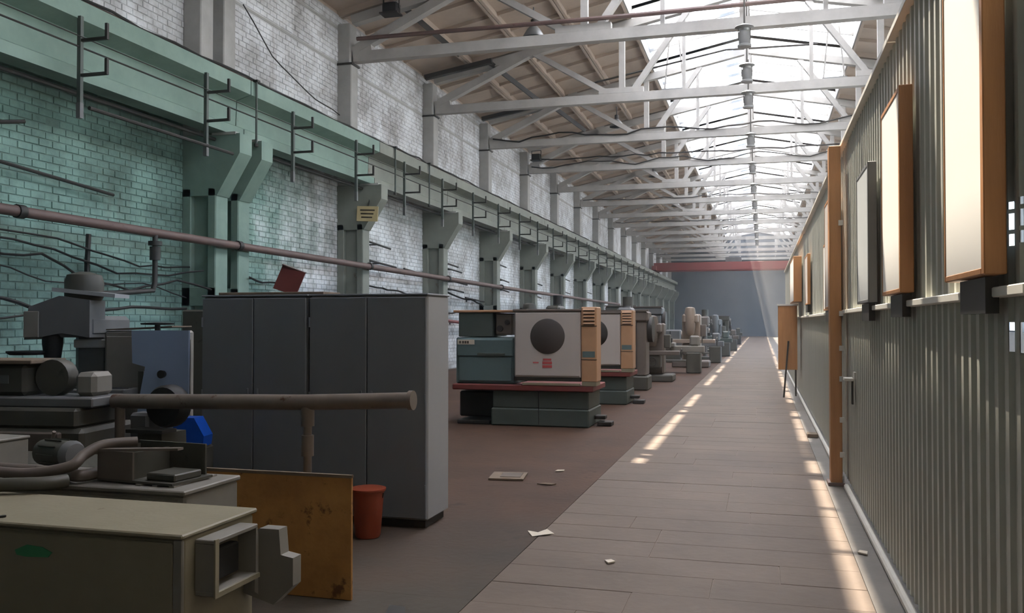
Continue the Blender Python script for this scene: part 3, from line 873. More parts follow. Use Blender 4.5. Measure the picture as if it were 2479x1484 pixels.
cable([(CX, 27.2, 1.85), (CX, 29.5, 1.95), (CX, 32.2, 1.8)], .03, 'lower black cable across the second whitewashed bay', 12)
cable([(CX + .02, 11.3, 8.9), (CX + .02, 12.3, 8.4), (CX + .02, 12.9, 7.9), (CX + .02, 14.0, 7.6)], .012, 'thin wire hanging on the upper whitewashed wall before the twin pillars', 13)
cable([(CX + .02, 15.9, 8.1), (CX + .02, 17.0, 7.35), (CX + .02, 18.6, 6.95), (CX + .02, 20.2, 6.8)], .014, 'thin wire drooping on the upper wall past the twin pillars', 14)
def wall_bar(y0, y1, z, lab, m=None, r=.03):
    t = thing('cable_hook', lab, 'bracket', (CX, (y0 + y1) / 2, z), 0, 'cable hooks on the whitewashed wall')
    h = (y1 - y0) / 2
    obj('bar', MB().tube([(.1, -h, .05), (.1, h, -.05)], r, 8), m or M_dark, t)
    obj('stub', MB().cyl((-.23, 0, 0), (.1, 0, 0), r * .7, 8), M_dark, t)
    obj('plate', MB().box(-.236, -.06, -.08, -.222, .06, .08), M_dark, t)
k = 0
HOOKS = [(21.5, 23.2, 3.72, 'long bar high in the first whitewashed bay'), (21.5, 23.6, 3.22, 'slanting bar midway up the first whitewashed bay'), (24.2, 25.8, 3.12, 'thin bar beside the second bare pillar'),
         (27.3, 29.0, 3.55, 'uppermost bar in the second whitewashed bay'), (27.3, 29.4, 3.38, 'second bar from the top in the second whitewashed bay'), (27.4, 30.0, 2.98, 'third bar from the top in the second whitewashed bay'),
         (27.4, 29.6, 2.70, 'fourth bar from the top in the second whitewashed bay'), (29.8, 32.0, 2.42, 'bar by the third bare pillar in the second whitewashed bay'), (27.8, 30.4, 1.60, 'thick red-brown bar low in the second whitewashed bay'),
         (33.2, 35.0, 3.9, 'uppermost bar in the third whitewashed bay'), (33.8, 35.4, 3.3, 'middle bar in the third whitewashed bay'), (33.8, 35.4, 2.9, 'low bar in the third whitewashed bay'),
         (39.2, 41.2, 3.4, 'bar high in the fourth whitewashed bay'), (39.2, 41.0, 2.8, 'bar low in the fourth whitewashed bay'), (45.2, 47.5, 3.9, 'bar high in the fifth whitewashed bay'), (45.4, 47.6, 3.2, 'bar low in the fifth whitewashed bay'), (51.3, 54.0, 3.4, 'bar in the sixth whitewashed bay')]
for (a, b, z, d) in HOOKS:
    red = 'red-brown' in d
    wall_bar(a, b, z, 'dark cable hook, ' + d if not red else 'cable hook, ' + d, M_redband if red else None, .055 if red else .03)
t = thing('warning_sign', 'yellowed notice plate with three dark lines hung on the pillar', 'sign', (-9.55, 20.5, 4.33), 0)
sg = obj('plate', MB().box(-.29, -.012, -.19, .29, .012, .19, .004), M_sign, t, rot=(0, R(3), 0))
for i, z in enumerate((.09, 0, -.09)):
    obj('text_line', MB().box(-.2 + .02 * i, -.016, z - .018, .2 - .03 * i, -.012, z + .018), M_ink, sg)
obj('hanger', MB().cyl((0, .03, .15), (0, .14, .45), .012, 6), M_dark, t)

# ------------------------------------------------------------------ two grey steel lockers
def locker(x0, x1, lab, lit_side):
    t = thing('steel_locker', lab, 'locker', ((x0 + x1) / 2, 6.45, 0), 0, 'pair of grey steel lockers')
    h = (x1 - x0) / 2; H = 1.81; D = .50
    obj('carcass', MB().box(-h, .022, .06, h, D, H, .012), M_cab2 if lit_side else M_cab, t)  # one carcass coloured paler for the aisle light on its side
    obj('plinth', MB().box(-h + .03, .05, 0, h - .03, D - .04, .06), M_dark, t)
    obj('top_sheet', MB().box(-h - .006, .0, H, h + .006, D + .005, H + .015, .004), M_cab, t)
    for s_, (a, b) in enumerate(((-h + .006, -.003), (.003, h - .006))):
        d = obj('door', MB().box(a, -.004, .075, b, .020, H - .012, .006), M_cab, t)
        hx = -.045 if s_ == 0 else .045
        obj('handle', MB().box(hx - .01, -.022, .98, hx + .01, -.004, 1.06, .005), M_cab, d)
        ex = a + .004 if s_ == 0 else b - .004
        for z in (.3, 1.0, 1.6):
            obj('hinge', MB().cyl((ex, -.008, z - .04), (ex, -.008, z + .04), .008, 8), M_cab, d)
    return t
locker(-4.51, -3.535, 'grey steel two-door locker carrying a plank and rusty plate', False)
locker(-3.515, -2.50, 'grey steel two-door locker with aisle light painted on its side', True)
t = thing('rusty_plate', 'dark rust-red steel plate propped up on top of the lockers', 'plate', (-3.87, 6.68, 1.854), R(4))
obj('sheet', MB().bar((0, .0, .0), (.03, .05, .20), .22, .012, (1, 0, 0)), M_redband, t, rot=(0, R(9), 0))
obj('edge_lip', MB().bar((.03, .05, .20), (.032, .048, .21), .22, .02, (1, 0, 0)), M_rustpipe, t, rot=(0, R(9), 0))
tag(obj('plank', MB().box(-4.42, 6.55, 1.827, -3.44, 6.85, 1.85, .004), M_plank), 'dark thin plank lying on top of the locker with the rusty plate', 'plank')

# ------------------------------------------------------------------ pipe railing
t = thing('pipe_railing', 'grey steel pipe railing on a post before the lockers', 'railing', (-2.95, 5.4, 0))
obj('rail', MB().tube([(-1.55, 0, 1.03), (0, 0, 1.06), (.735, 0, 1.09)], .053, 16), M_steel, t)
obj('end_flange', MB().cyl((.735, 0, 1.09), (.765, 0, 1.091), .064, 16), M_steel, t)
po = obj('post', MB().cyl((0, 0, 0), (0, 0, 1.02), .028, 12), M_steel, t)
obj('sleeve', MB().cyl((0, 0, .70), (0, 0, .84), .042, 12), M_steel, po)
obj('sleeve', MB().cyl((0, 0, .90), (0, 0, 1.03), .045, 12), M_steel, po)
obj('post', MB().cyl((-1.5, 0, 0), (-1.5, 0, 1.02), .035, 12), M_steel, t)
obj('base_plate', MB().box(-.08, -.08, 0, .08, .08, .015), M_dark, t)

# ------------------------------------------------------------------ rusty plywood sheet, bucket
t = thing('plywood_sheet', 'rust-stained orange plywood sheet standing upright by the beige box', 'plywood', (-2.68, 4.70, 0))
obj('sheet', MB().box(-.6, -.01, 0, .40, .01, .715, .002), M_ply, t)
obj('edge_strip', MB().box(-.6, -.013, .700, .40, .013, .718), M_plank, t)
t = thing('bucket', 'orange-red plastic bucket on the floor beside the lockers', 'bucket', (-2.84, 6.12, 0))
obj('pail', MB().lathe([(.085, .0), (.095, .02), (.12, .34), (.13, .34), (.13, .36), (.11, .36), (.08, .03)], n=22), M_bucket, t)
obj('handle', MB().tube([(.125 * math.cos(a), 0, .33 - .09 * math.sin(a)) for a in [math.pi * i / 10 for i in range(11)]], .005, 6), M_dark, t)
obj('rim', MB().lathe([(.125, .345), (.135, .35), (.135, .362), (.125, .365)], n=22), M_bucket, t)

# ------------------------------------------------------------------ beige control cabinets
t = thing('control_cabinet', 'beige enamelled control cabinet with a green paint smear', 'cabinet', (-3.6, 3.06, 0))
obj('body', MB().box(-1.6, .012, .05, 1.375, .52, .735, .012), M_beige, t)
obj('lid', MB().box(-1.62, -.012, .735, 1.385, .535, .755, .006), M_beige, t)
obj('front_panel', MB().box(-1.58, .0, .08, 1.33, .014, .715, .005), M_beige, t)
obj('corner_strip', MB().box(1.335, -.003, .06, 1.378, .014, .73, .004), M_beige2, t)
obj('plinth', MB().box(-1.55, .05, 0, 1.33, .48, .05), M_dark, t)
obj('paint_smear', MB().prism([(.56, .64), (.62, .665), (.70, .66), (.75, .64), (.73, .62), (.62, .615), (.57, .62)], 'y', -.004, .001), M_paint_green, t)
obj('keyhole', MB().cyl((.44, -.014, .685), (.44, .0, .685), .018, 12), M_dark, t)
obj('screw', MB().cyl((.43, .06, .754), (.43, .06, .763), .014, 8), M_dark, t)
ch = obj('socket_housing', MB().box(1.38, .08, .70, 1.47, .40, .718, .003).box(1.38, .08, .49, 1.47, .40, .508, .003).box(1.38, .385, .508, 1.47, .40, .70).box(1.38, .08, .508, 1.47, .095, .70), M_beige2, t)
obj('contact_block', MB().box(1.382, .14, .53, 1.43, .32, .66, .008), M_black, ch)
obj('front_lip', MB().box(1.47, .075, .485, 1.478, .10, .722), M_beige, ch)
obj('front_lip', MB().box(1.47, .10, .485, 1.478, .405, .505), M_beige, ch)
bk = obj('mounting_bracket', MB().prism([(1.38, .40), (1.53, .36), (1.625, .45), (1.625, .57), (1.565, .58), (1.555, .69), (1.46, .69), (1.40, .64), (1.38, .64)], 'y', .43, .50), M_beige2, t)
obj('bracket_side', MB().prism([(.40, .42), (.43, .40), (.43, .68), (.405, .66)], 'x', 1.44, 1.455), M_beige2, bk)
t = thing('control_cabinet', 'grey-beige cabinet under the open tray and the hoses', 'cabinet', (-3.9, 3.82, 0))
obj('body', MB().box(-1.6, .012, .05, 1.13, .48, .735, .012), M_beige2, t)
obj('lid', MB().box(-1.62, -.01, .735, 1.14, .49, .76, .006), M_beige2, t)
for i in range(3):
    obj('lid_rib', MB().box(.80 + i * .10, .06, .76, .83 + i * .10, .43, .768), M_beige2, t)
obj('front_panel', MB().box(-1.58, .0, .08, 1.1, .014, .715, .005), M_beige2, t)
obj('plinth', MB().box(-1.55, .05, 0, 1.1, .45, .05), M_dark, t)
# open tray
t = thing('open_tray', 'dark open steel tray with a lip on the grey-beige cabinet', 'tray', (-3.12, 4.04, .769), R(-6))
obj('floor_plate', MB().box(-.24, -.14, 0, .26, .16, .012), M_machdark, t)
obj('wall', MB().box(-.24, -.14, .012, .0, -.128, .158), M_machbrown, t)  # front wall in a lighter brown for the light falling on it
obj('wall', MB().box(-.24, .148, .012, .22, .16, .175), M_machdark, t)
obj('wall', MB().box(-.24, -.128, .012, -.228, .148, .16), M_machdark, t)
obj('lip', MB().bar((-.24, -.13, .158), (.24, -.06, .178), .05, .012, (0, 1, 0)), M_machbrown, t)
obj('partition', MB().box(-.035, -.13, .012, -.023, .148, .15), M_machdark, t)
obj('foot_block', MB().box(.05, -.10, .012, .24, .10, .05, .006), M_machdark, t)
def hose(pts, r, m, lab):
    P = [Vector(p) for p in pts]; q = []
    for i in range(len(P) - 1):
        a, b, c, d = P[max(i - 1, 0)], P[i], P[i + 1], P[min(i + 2, len(P) - 1)]
        for j in range(6):
            u = j / 6
            q.append(.5 * ((2 * b) + (c - a) * u + (2 * a - 5 * b + 4 * c - d) * u * u + (3 * b - a - 3 * c + d) * u ** 3))
    q.append(P[-1])
    tag(obj('hose', MB().tube(q, r, 12), m), lab, 'hose')
hose([(-4.3, 3.66, .84), (-3.85, 3.66, .84), (-3.6, 3.70, .83), (-3.42, 3.78, .86), (-3.40, 3.86, .91), (-3.36, 3.96, .95), (-3.25, 4.08, .955)], .028, M_machbrown, 'grey-brown hose rising over the corner of the tray')
hose([(-4.3, 3.52, .80), (-3.8, 3.50, .79), (-3.60, 3.54, .80), (-3.44, 3.62, .80), (-3.38, 3.72, .80)], .034, M_machdark, 'thick dark hose lying on the beige cabinet lid')
hose([(-4.3, 3.95, .80), (-3.8, 3.95, .795), (-3.55, 3.90, .80), (-3.42, 3.86, .80), (-3.40, 4.1, .80)], .032, M_machbrown, 'brown hose behind the thick dark hose')
# motor and box behind
t = thing('electric_motor', 'dark electric motor lying beside the hoses', 'motor', (-3.86, 4.17, .762), R(-12)); t.scale = (.72, .72, .72)
obj('housing', MB().lathe([(.06, -.18), (.10, -.16), (.105, -.10), (.105, .10), (.10, .16), (.06, .18)], (0, 0, .13), 20, 'x'), M_machdark, t)
for i in range(10):
    a = i * math.pi / 5
    obj('fin', MB().bar((-.10, .108 * math.cos(a), .13 + .108 * math.sin(a)), (.10, .108 * math.cos(a), .13 + .108 * math.sin(a)), .006, .02, (0, -math.sin(a), math.cos(a))), M_machdark, t)
obj('end_cap', MB().lathe([(.11, .16), (.112, .19), (.09, .23), (.03, .24)], (0, 0, .13), 20, 'x'), M_machgrey, t)
obj('shaft', MB().cyl((-.26, 0, .13), (-.17, 0, .13), .018, 10), M_steel, t)
obj('foot', MB().box(-.12, -.10, 0, .12, .10, .03), M_machdark, t)
t = thing('work_bench', 'dark steel work bench behind the cabinet with the hoses', 'bench', (-4.4, 4.56, 0))
obj('top', MB().box(-.75, -.2, .71, .66, .24, .75, .006), M_machdark, t)
for sx in (-.7, .60):
    for sy in (-.15, .18):
        obj('leg', MB().box(sx - .025, sy - .025, 0, sx + .025, sy + .025, .71), M_machdark, t)
t = thing('switch_box', 'small grey switch box beside the motor on the grey-beige cabinet', 'box', (-4.28, 4.14, .762))
obj('case', MB().box(-.22, -.1, 0, .14, .12, .16, .008), M_beige2, t)
obj('lid', MB().box(-.225, -.11, .16, .145, .125, .175, .004), M_beige2, t)
obj('knob', MB().cyl((.06, -.13, .08), (.06, -.10, .08), .02, 10), M_black, t)

# ------------------------------------------------------------------ machines at the dark end of the shop
def handwheel(parent, c, r, axis='x', m=None):
    n = 24; pts = []
    for i in range(n + 1):
        a = 2 * math.pi * i / n
        u, v = r * math.cos(a), r * math.sin(a)
        pts.append((c[0], c[1] + u, c[2] + v) if axis == 'x' else (c[0] + u, c[1], c[2] + v) if axis == 'y' else (c[0] + u, c[1] + v, c[2]))
    w = obj('handwheel', MB().tube(pts, r * .11, 8, False), m or M_dark, parent)
    sp = MB()
    for i in range(3):
        a = 2 * math.pi * i / 3 + .4
        u, v = r * math.cos(a), r * math.sin(a)
        e = (c[0], c[1] + u, c[2] + v) if axis == 'x' else (c[0] + u, c[1], c[2] + v) if axis == 'y' else (c[0] + u, c[1] + v, c[2])
        sp.cyl(c, e, r * .07, 6)
    obj('spokes', sp, m or M_dark, w)
# milling machine by the green wall
t = thing('milling_machine', 'grey vertical milling machine with dark rounded motor by the green wall', 'milling machine', (-6.15, 7.1, 0), R(15))
obj('base', MB().box(-.36, -.5, 0, .24, .5, .16, .02), M_machdark, t)
obj('column', MB().box(-.14, -.12, .16, .20, .45, 1.55, .05), M_machgrey, t)
obj('ram', MB().box(-.17, -.40, 1.46, .17, .42, 1.66, .04), M_machgrey, t)
hd_ = obj('head', MB().prism([(-.44, 1.44), (-.40, 1.74), (-.12, 1.84), (.16, 1.80), (.16, 1.46), (-.1, 1.50)], 'y', -.42, -.12), M_machgrey, t)
obj('cover', MB().box(-.44, -.435, 1.46, -.30, -.42, 1.70, .005), M_beige2, hd_)
mo = obj('motor', MB().lathe([(.15, 1.80), (.17, 1.84), (.17, 1.98), (.15, 2.04), (.05, 2.07)], (-.0, -.2, 0), 20), M_machdark, t)
obj('motor_bracket', MB().bar((-.2, -.25, 1.90), (.38, -.25, 1.84), .3, .035), M_cab2, mo)
obj('spindle', MB().lathe([(.04, 1.22), (.07, 1.26), (.09, 1.40), (.09, 1.48)], (-.25, -.28, 0), 16), M_dark, t)
obj('collar', MB().box(-.12, -.16, 1.36, .22, .10, 1.44, .01), M_greyboard, t)
obj('knee', MB().box(-.26, -.62, .55, .18, -.10, .88, .03), M_machdark, t)
tb = obj('table', MB().box(-.75, -.58, .90, .55, -.26, 1.00, .008), M_machgrey, t)
obj('slot', MB().box(-.74, -.47, 1.0, .54, -.455, 1.004), M_black, tb)
obj('slot', MB().box(-.74, -.39, 1.0, .54, -.375, 1.004), M_black, tb)
handwheel(t, (-.78, -.42, .94), .10, 'x'); handwheel(t, (-.05, -.68, .72), .11, 'y')
obj('chip_tray', MB().lathe([(.16, 1.30), (.19, 1.32), (.19, 1.335), (.05, 1.33)], (-.46, -.3, 0), 18), M_black, t)
# surface grinder block at the edge
t = thing('grinding_machine', 'dark olive grinding machine crowded with levers at the frame edge', 'grinding machine', (-5.05, 5.35, 0), R(8))
obj('bed', MB().box(-.55, -.32, 0, .50, .34, .86, .03), M_machdark, t)
obj('saddle', MB().box(-.50, -.30, .86, .44, .28, 1.0, .02), M_machdark, t)
obj('work_table', MB().box(-.62, -.24, 1.0, .52, .16, 1.07, .01), M_machgrey, t)
hs = obj('headstock', MB().box(-.42, -.16, 1.07, -.05, .22, 1.30, .03), M_machdark, t)
obj('nameplate', MB().box(-.35, -.168, 1.16, -.18, -.158, 1.22), M_machgrey, hs)
obj('wheel_guard', MB().lathe([(.02, -.06), (.13, -.06), (.14, 0), (.13, .06), (.02, .06)], (.10, -.02, 1.2), 20, 'y'), M_machdark, t)
obj('cover_plate', MB().box(-.55, -.2, 1.30, .02, .2, 1.33, .006), M_plank, t)
obj('tailstock', MB().box(.30, -.12, 1.07, .46, .12, 1.24, .03), M_beige2, t)
handwheel(t, (.05, -.40, .62), .12, 'y'); handwheel(t, (-.32, -.36, .74), .08, 'y')
obj('lever', MB().tube([(.3, -.33, .7), (.34, -.42, .78), (.38, -.45, .86)], .012, 8), M_steel, t)
obj('lever', MB().tube([(.42, -.33, .55), (.44, -.44, .58), (.52, -.46, .64)], .012, 8), M_steel, t)
obj('apron', MB().box(-.2, -.36, .40, .35, -.32, .84, .01), M_machbrown, t)
# grey switch cabinet
t = thing('switch_cabinet', 'dull grey-brown switch cabinet behind the pale blue panel', 'cabinet', (-5.62, 6.98, 0), R(10))
obj('case', MB().box(-.28, 0, .1, .40, .42, 1.52, .02), M_beige2, t)
obj('door', MB().box(-.25, -.015, .16, .37, .0, 1.47, .006), M_beige2, t)
obj('plinth', MB().box(-.26, .03, 0, .38, .38, .1), M_dark, t)
obj('hinged_lid', MB().bar((-.26, .2, 1.53), (.38, .2, 1.56), .4, .012), M_plank, t)
# valve handwheel on a stem above
t = thing('valve_wheel', 'black flat valve wheel on a stem above the pale blue panel', 'valve', (-5.25, 6.85, 0))
obj('stem', MB().cyl((0, 0, 0), (0, 0, 1.575), .025, 10), M_dark, t)
obj('disc', MB().lathe([(.02, 1.575), (.14, 1.578), (.145, 1.592), (.02, 1.60)], n=20), M_black, t)
# pale blue panel
t = thing('sheet_metal_screen', 'pale blue sheet-metal screen with a notched edge and a knob', 'screen', (-4.93, 6.48, 0), R(6))
obj('sheet', MB().prism([(-.27, 1.53), (.26, 1.53), (.255, .55), (-.24, .55), (-.20, .92), (-.14, 1.22), (-.26, 1.25)], 'y', -.012, .012), M_blue, t)
obj('knob', MB().lathe([(.035, 0), (.03, .04), (.015, .05)], (.04, -.07, 1.16), 14, 'y'), M_dark, t)
obj('back_frame', MB().box(-.22, .012, 0, -.17, .06, 1.18).box(.19, .012, 0, .24, .06, 1.45), M_machdark, t)
# pedestal grinder with round guard behind the railing
t = thing('pedestal_grinder', 'black pedestal grinder with round guard behind the pipe railing', 'grinder', (-4.18, 5.58, 0))
obj('base', MB().box(-.24, -.2, 0, .22, .2, .05, .01), M_machdark, t)
obj('pedestal', MB().prism([(-.18, .05), (.08, .05), (.05, .80), (-.15, .80)], 'y', -.14, .14), M_machdark, t)
obj('guard', MB().lathe([(.02, -.07), (.14, -.07), (.155, -.04), (.155, .04), (.14, .07), (.02, .07)], (.02, -.02, .99), 24, 'y'), M_black, t)
obj('tool_rest', MB().box(-.14, -.28, .82, .16, -.12, .845), M_dark, t)
obj('arm', MB().box(-.26, -.10, .72, -.10, .06, .94, .02), M_machgrey, t)
obj('door', MB().box(-.12, -.152, .28, .08, -.14, .70, .004), M_machbrown, t)
# blue canister
t = thing('blue_canister', 'bright blue plastic canister in front of the locker corner', 'canister', (-4.30, 6.02, 0), R(10))
obj('stool', MB().box(-.13, -.13, .0, .13, .13, .64, .02), M_machdark, t)
obj('body', MB().prism([(-.12, .64), (.13, .64), (.14, .72), (.06, .86), (-.10, .86)], 'y', -.08, .08), M_bluebag, t)
obj('cap', MB().cyl((-.05, 0, .86), (-.05, 0, .90), .03, 12), M_greyboard, t)
tag(obj('dark_box', MB().box(-6.75, 9.25, 0, -6.35, 9.6, 1.75, .02), M_machdark), 'dark grey steel cupboard by the twin pillars behind the lockers', 'cupboard')

# ------------------------------------------------------------------ pair of white-panelled machines
def panel_machine(y, lab, detail):
    t = thing('machine_tool', lab, 'machine', (-2.45, y, 0), 0, 'white-panelled machine tools')
    # x measured from the aisle end, going left
    obj('base', MB().box(-1.62, .05, .0, -.07, 1.1, .27, .02), M_dteal, t)
    obj('pedestal', MB().box(-1.60, .08, .27, -.08, 1.05, .545, .015), M_dteal, t)
    obj('base_seam', MB().box(-.86, .045, .03, -.85, .08, .54), M_black, t)
    obj('bed_rail', MB().box(-2.24, .0, .545, .0, 1.1, .635, .012), M_redband, t)
    obj('undershelf', MB().box(-2.22, .3, .10, -1.64, 1.0, .5, .02), M_black, t)
    obj('foot', MB().box(-2.2, .12, 0, -1.66, 1.0, .06, .01), M_dark, t)
    obj('leveling_foot', MB().box(.0, .35, .0, .22, .6, .07, .01), M_dark, t)
    obj('leveling_foot', MB().box(-.05, .38, .1, .12, .56, .16, .01), M_dark, t)
    # teal enclosure
    en = obj('enclosure', MB().box(-2.22, .12, .635, -1.25, 1.0, 1.36, .02), M_teal, t)
    obj('window', MB().box(-2.18, .13, 1.37, -1.62, .95, 1.75, .01), M_dteal, en)
    obj('door', MB().box(-2.16, .09, .68, -1.30, .12, 1.05, .008), M_teal, en)
    obj('hood', MB().box(-2.2, .08, 1.06, -1.27, .16, 1.34, .02), M_teal, en)
    obj('door_grip', MB().box(-1.85, .07, 1.07, -1.40, .09, 1.12, .006), M_dteal, en)
    obj('top_rail', MB().box(-2.26, .1, 1.755, -1.24, .98, 1.79, .006), M_orange, t)
    cb = obj('cable_box', MB().box(-1.58, .16, 1.40, -1.30, .5, 1.74, .02), M_machbrown, t)
    obj('fitting', MB().cyl((-1.50, .12, 1.5), (-1.50, .16, 1.5), .05, 12), M_dark, cb)
    obj('fitting', MB().cyl((-1.38, .12, 1.6), (-1.38, .16, 1.6), .04, 12), M_dark, cb)
    if detail:
        pl = obj('type_plate', MB().box(-2.18, .075, 1.25, -1.90, .082, 1.325), M_paper, t)
        for i, x in enumerate((-2.15, -2.10, -2.06, -2.02)):
            obj('letter', MB().box(x, .070, 1.265, x + .028, .0755, 1.305), M_ink, pl)
    # electrical cabinet with the round grey disc
    cab = obj('electric_cabinet', MB().box(-1.23, .012, .755, -.19, .36, 1.765, .015), M_panel, t)
    obj('front_panel', MB().box(-1.21, -.006, .78, -.20, .012, 1.745, .006), M_panel, cab)
    obj('disc', MB().lathe([(.262, -.012), (.27, -.006), (.27, .0)], (-.70, -.006, 1.385), 48, 'y'), M_dark if not detail else M_disc, cab)
    obj('top_cap', MB().box(-1.25, -.01, 1.765, -.18, .37, 1.80, .006), M_machbrown, cab)
    obj('stencil', MB().box(-.78, -.010, .905, -.63, -.006, .945).box(-.78, -.010, .96, -.63, -.006, 1.0).box(-.77, -.010, 1.015, -.64, -.006, 1.045), M_redprint, cab)
    obj('stencil', MB().box(-.93, -.010, .972, -.84, -.006, .992), M_redprint, cab)
    obj('skirt', MB().box(-1.23, .01, .70, -.19, .34, .755), M_dark, t)
    obj('skirt_trim', MB().box(-1.1, -.005, .637, -.2, .02, .672), M_beige, t)
    # louvred cream column
    col = obj('louvre_column', MB().box(-.18, .0, .70, .06, .36, 1.83, .012), M_orange, t)
    for i in range(5):
        z = 1.57 + i * .052
        obj('louvre', MB().prism([(.0, z), (-.022, z + .004), (0, z + .032)], 'x', -.15, .03), M_orange, col)
        obj('slot', MB().box(-.14, -.003, z - .012, .02, .002, z), M_black, col)
    obj('seam', MB().box(-.18, -.004, 1.535, .06, .002, 1.548), M_black, col)
    obj('seam', MB().box(-.18, -.004, 1.03, .06, .002, 1.04), M_dark, col)
    obj('label_strip', MB().box(-.16, -.003, 1.07, .03, .001, 1.16), M_teal, col)
    obj('column_foot', MB().box(-.17, .0, .637, .05, .34, .70), M_beige, t)
M_disc = mat('dark_brown_disc', '#4a4442', .5, '#3e3937', 3, .5)
panel_machine(13.2, 'teal and white machine tool with a dark round disc, nearer the lockers', True)
panel_machine(17.1, 'teal and white machine tool half hidden behind its twin', False)

# ------------------------------------------------------------------ row of machines receding down the hall
def mill(loc, s, m1, m2, lab, rz=0):
    t = thing('vertical_mill', lab, 'milling machine', loc, rz, 'machines receding down the hall'); t.scale = (s, s, s)
    obj('base', MB().box(-.6, -.5, 0, .6, .6, .2, .03), m2, t)
    obj('column', MB().box(-.30, -.05, .2, .30, .6, 1.75, .05), m1, t)
    obj('ram', MB().box(-.25, -.55, 1.45, .25, .5, 1.75, .05), m1, t)
    obj('head', MB().lathe([(.08, 1.05), (.13, 1.1), (.16, 1.3), (.18, 1.8), (.15, 1.95), (.05, 1.98)], (0, -.45, 0), 16), m1, t)
    obj('knee', MB().box(-.25, -.55, .4, .25, -.05, .8, .04), m2, t)
    obj('table', MB().box(-.8, -.6, .8, .8, -.25, .92, .01), m1, t)
    handwheel(t, (.86, -.42, .86), .13, 'x'); handwheel(t, (0, -.6, .6), .13, 'y')
    obj('control_box', MB().box(.30, .0, 1.0, .48, .4, 1.4, .02), m2, t)
def lathe_m(loc, s, m1, m2, lab, rz=0):
    t = thing('lathe', lab, 'lathe', loc, rz, 'machines receding down the hall'); t.scale = (s, s, s)
    obj('pedestal', MB().box(-1.1, -.3, 0, -.5, .3, .65, .03), m2, t)
    obj('pedestal', MB().box(.6, -.28, 0, 1.05, .28, .65, .03), m2, t)
    obj('bed', MB().box(-1.15, -.22, .65, 1.15, .22, .85, .015), m1, t)
    hs = obj('headstock', MB().box(-1.15, -.28, .85, -.5, .28, 1.3, .05), m1, t)
    obj('lever', MB().tube([(-.9, -.3, 1.1), (-.9, -.42, 1.15), (-.9, -.45, 1.25)], .018, 8), M_dark, hs)
    obj('chuck', MB().cyl((-.5, 0, 1.08), (-.36, 0, 1.08), .16, 20), M_steel, t)
    obj('carriage', MB().box(-.1, -.36, .82, .25, .28, .95, .015), m1, t)
    obj('tool_post', MB().box(0, -.12, .95, .16, .06, 1.1, .01), M_dark, t)
    obj('tailstock', MB().box(.7, -.16, .85, 1.0, .16, 1.18, .05), m1, t)
    handwheel(t, (1.08, 0, 1.05), .1, 'x'); handwheel(t, (.05, -.42, .72), .1, 'y')
    obj('chip_tray', MB().box(-.5, -.32, .35, .6, .32, .40), m2, t)
def press(loc, s, m1, m2, lab, rz=0):
    t = thing('frame_press', lab, 'press', loc, rz, 'machines receding down the hall'); t.scale = (s, s, s)
    obj('base', MB().box(-.6, -.45, 0, .6, .45, .35, .03), m2, t)
    obj('upright', MB().box(-.55, -.35, .35, -.30, .35, 1.7, .03), m1, t)
    obj('upright', MB().box(.30, -.35, .35, .55, .35, 1.7, .03), m1, t)
    obj('crown', MB().box(-.6, -.4, 1.7, .6, .4, 1.95, .04), m1, t)
    obj('slide', MB().box(-.28, -.25, 1.1, .28, .25, 1.6, .02), M_dark, t)
    obj('bolster', MB().box(-.28, -.3, .35, .28, .3, .6, .01), m2, t)
    obj('flywheel', MB().cyl((.56, .1, 1.5), (.68, .1, 1.5), .32, 24), M_dark, t)
    obj('top_bar', MB().box(-.62, -.42, 1.95, .62, -.34, 1.99), M_machbrown, t)
def drill(loc, s, m1, m2, lab, rz=0):
    t = thing('drill_press', lab, 'drill press', loc, rz, 'machines receding down the hall'); t.scale = (s, s, s)
    obj('base', MB().box(-.35, -.5, 0, .35, .35, .12, .02), m2, t)
    obj('column', MB().cyl((0, .15, .12), (0, .15, 1.9), .10, 16), m1, t)
    obj('head', MB().box(-.2, -.45, 1.4, .2, .35, 1.85, .06), m1, t)
    obj('spindle', MB().cyl((0, -.3, 1.1), (0, -.3, 1.4), .05, 12), M_steel, t)
    obj('table', MB().box(-.3, -.5, .8, .3, .05, .88, .01), m2, t)
    obj('motor', MB().cyl((0, .25, 1.85), (0, .25, 2.15), .14, 16), m2, t)
    obj('feed_handle', MB().tube([(.2, -.3, 1.55), (.34, -.3, 1.55), (.36, -.5, 1.5)], .018, 8), M_dark, t)
M_cream = mat('dull_cream_paint', '#9c8d80', .55, '#83766a', 2, .7, rust='#5c4d40', rust_at=.64)
press((-3.15, 21.3, 0), .95, M_machbrown, M_machdark, 'brown-grey frame press, first machine behind the white-panelled pair')
lathe_m((-3.6, 19.3, 0), .8, M_machbrown, M_machdark, 'low brown lathe tucked behind the half-hidden white machine', R(0))
mill((-2.85, 24.5, 0), .9, M_machbrown, M_machdark, 'brown vertical mill just past the frame press')
drill((-3.9, 26.5, 0), 1.1, M_machgrey, M_machdark, 'tall grey drill press behind the brown mill')
lathe_m((-2.9, 28.6, 0), 1.0, M_beige2, M_machdark, 'beige lathe with bright bed beyond the brown mill')
mill((-2.45, 32.5, 0), 1.08, M_cream, M_machbrown, 'pale cream vertical mill beside the aisle')
lathe_m((-2.6, 36.0, 0), 1.0, M_machgrey, M_machdark, 'grey lathe after the pale cream mill')
press((-4.2, 33.5, 0), 1.1, M_machgrey, M_machdark, 'grey frame press in the second row')
mill((-4.6, 38.0, 0), 1.05, M_dteal, M_machdark, 'dark green mill in the second row')
drill((-2.4, 39.5, 0), 1.0, M_machbrown, M_machdark, 'brown drill press beside the aisle past the grey lathe')
lathe_m((-2.5, 43.0, 0), 1.0, M_dteal, M_machdark, 'dark green lathe beside the aisle')
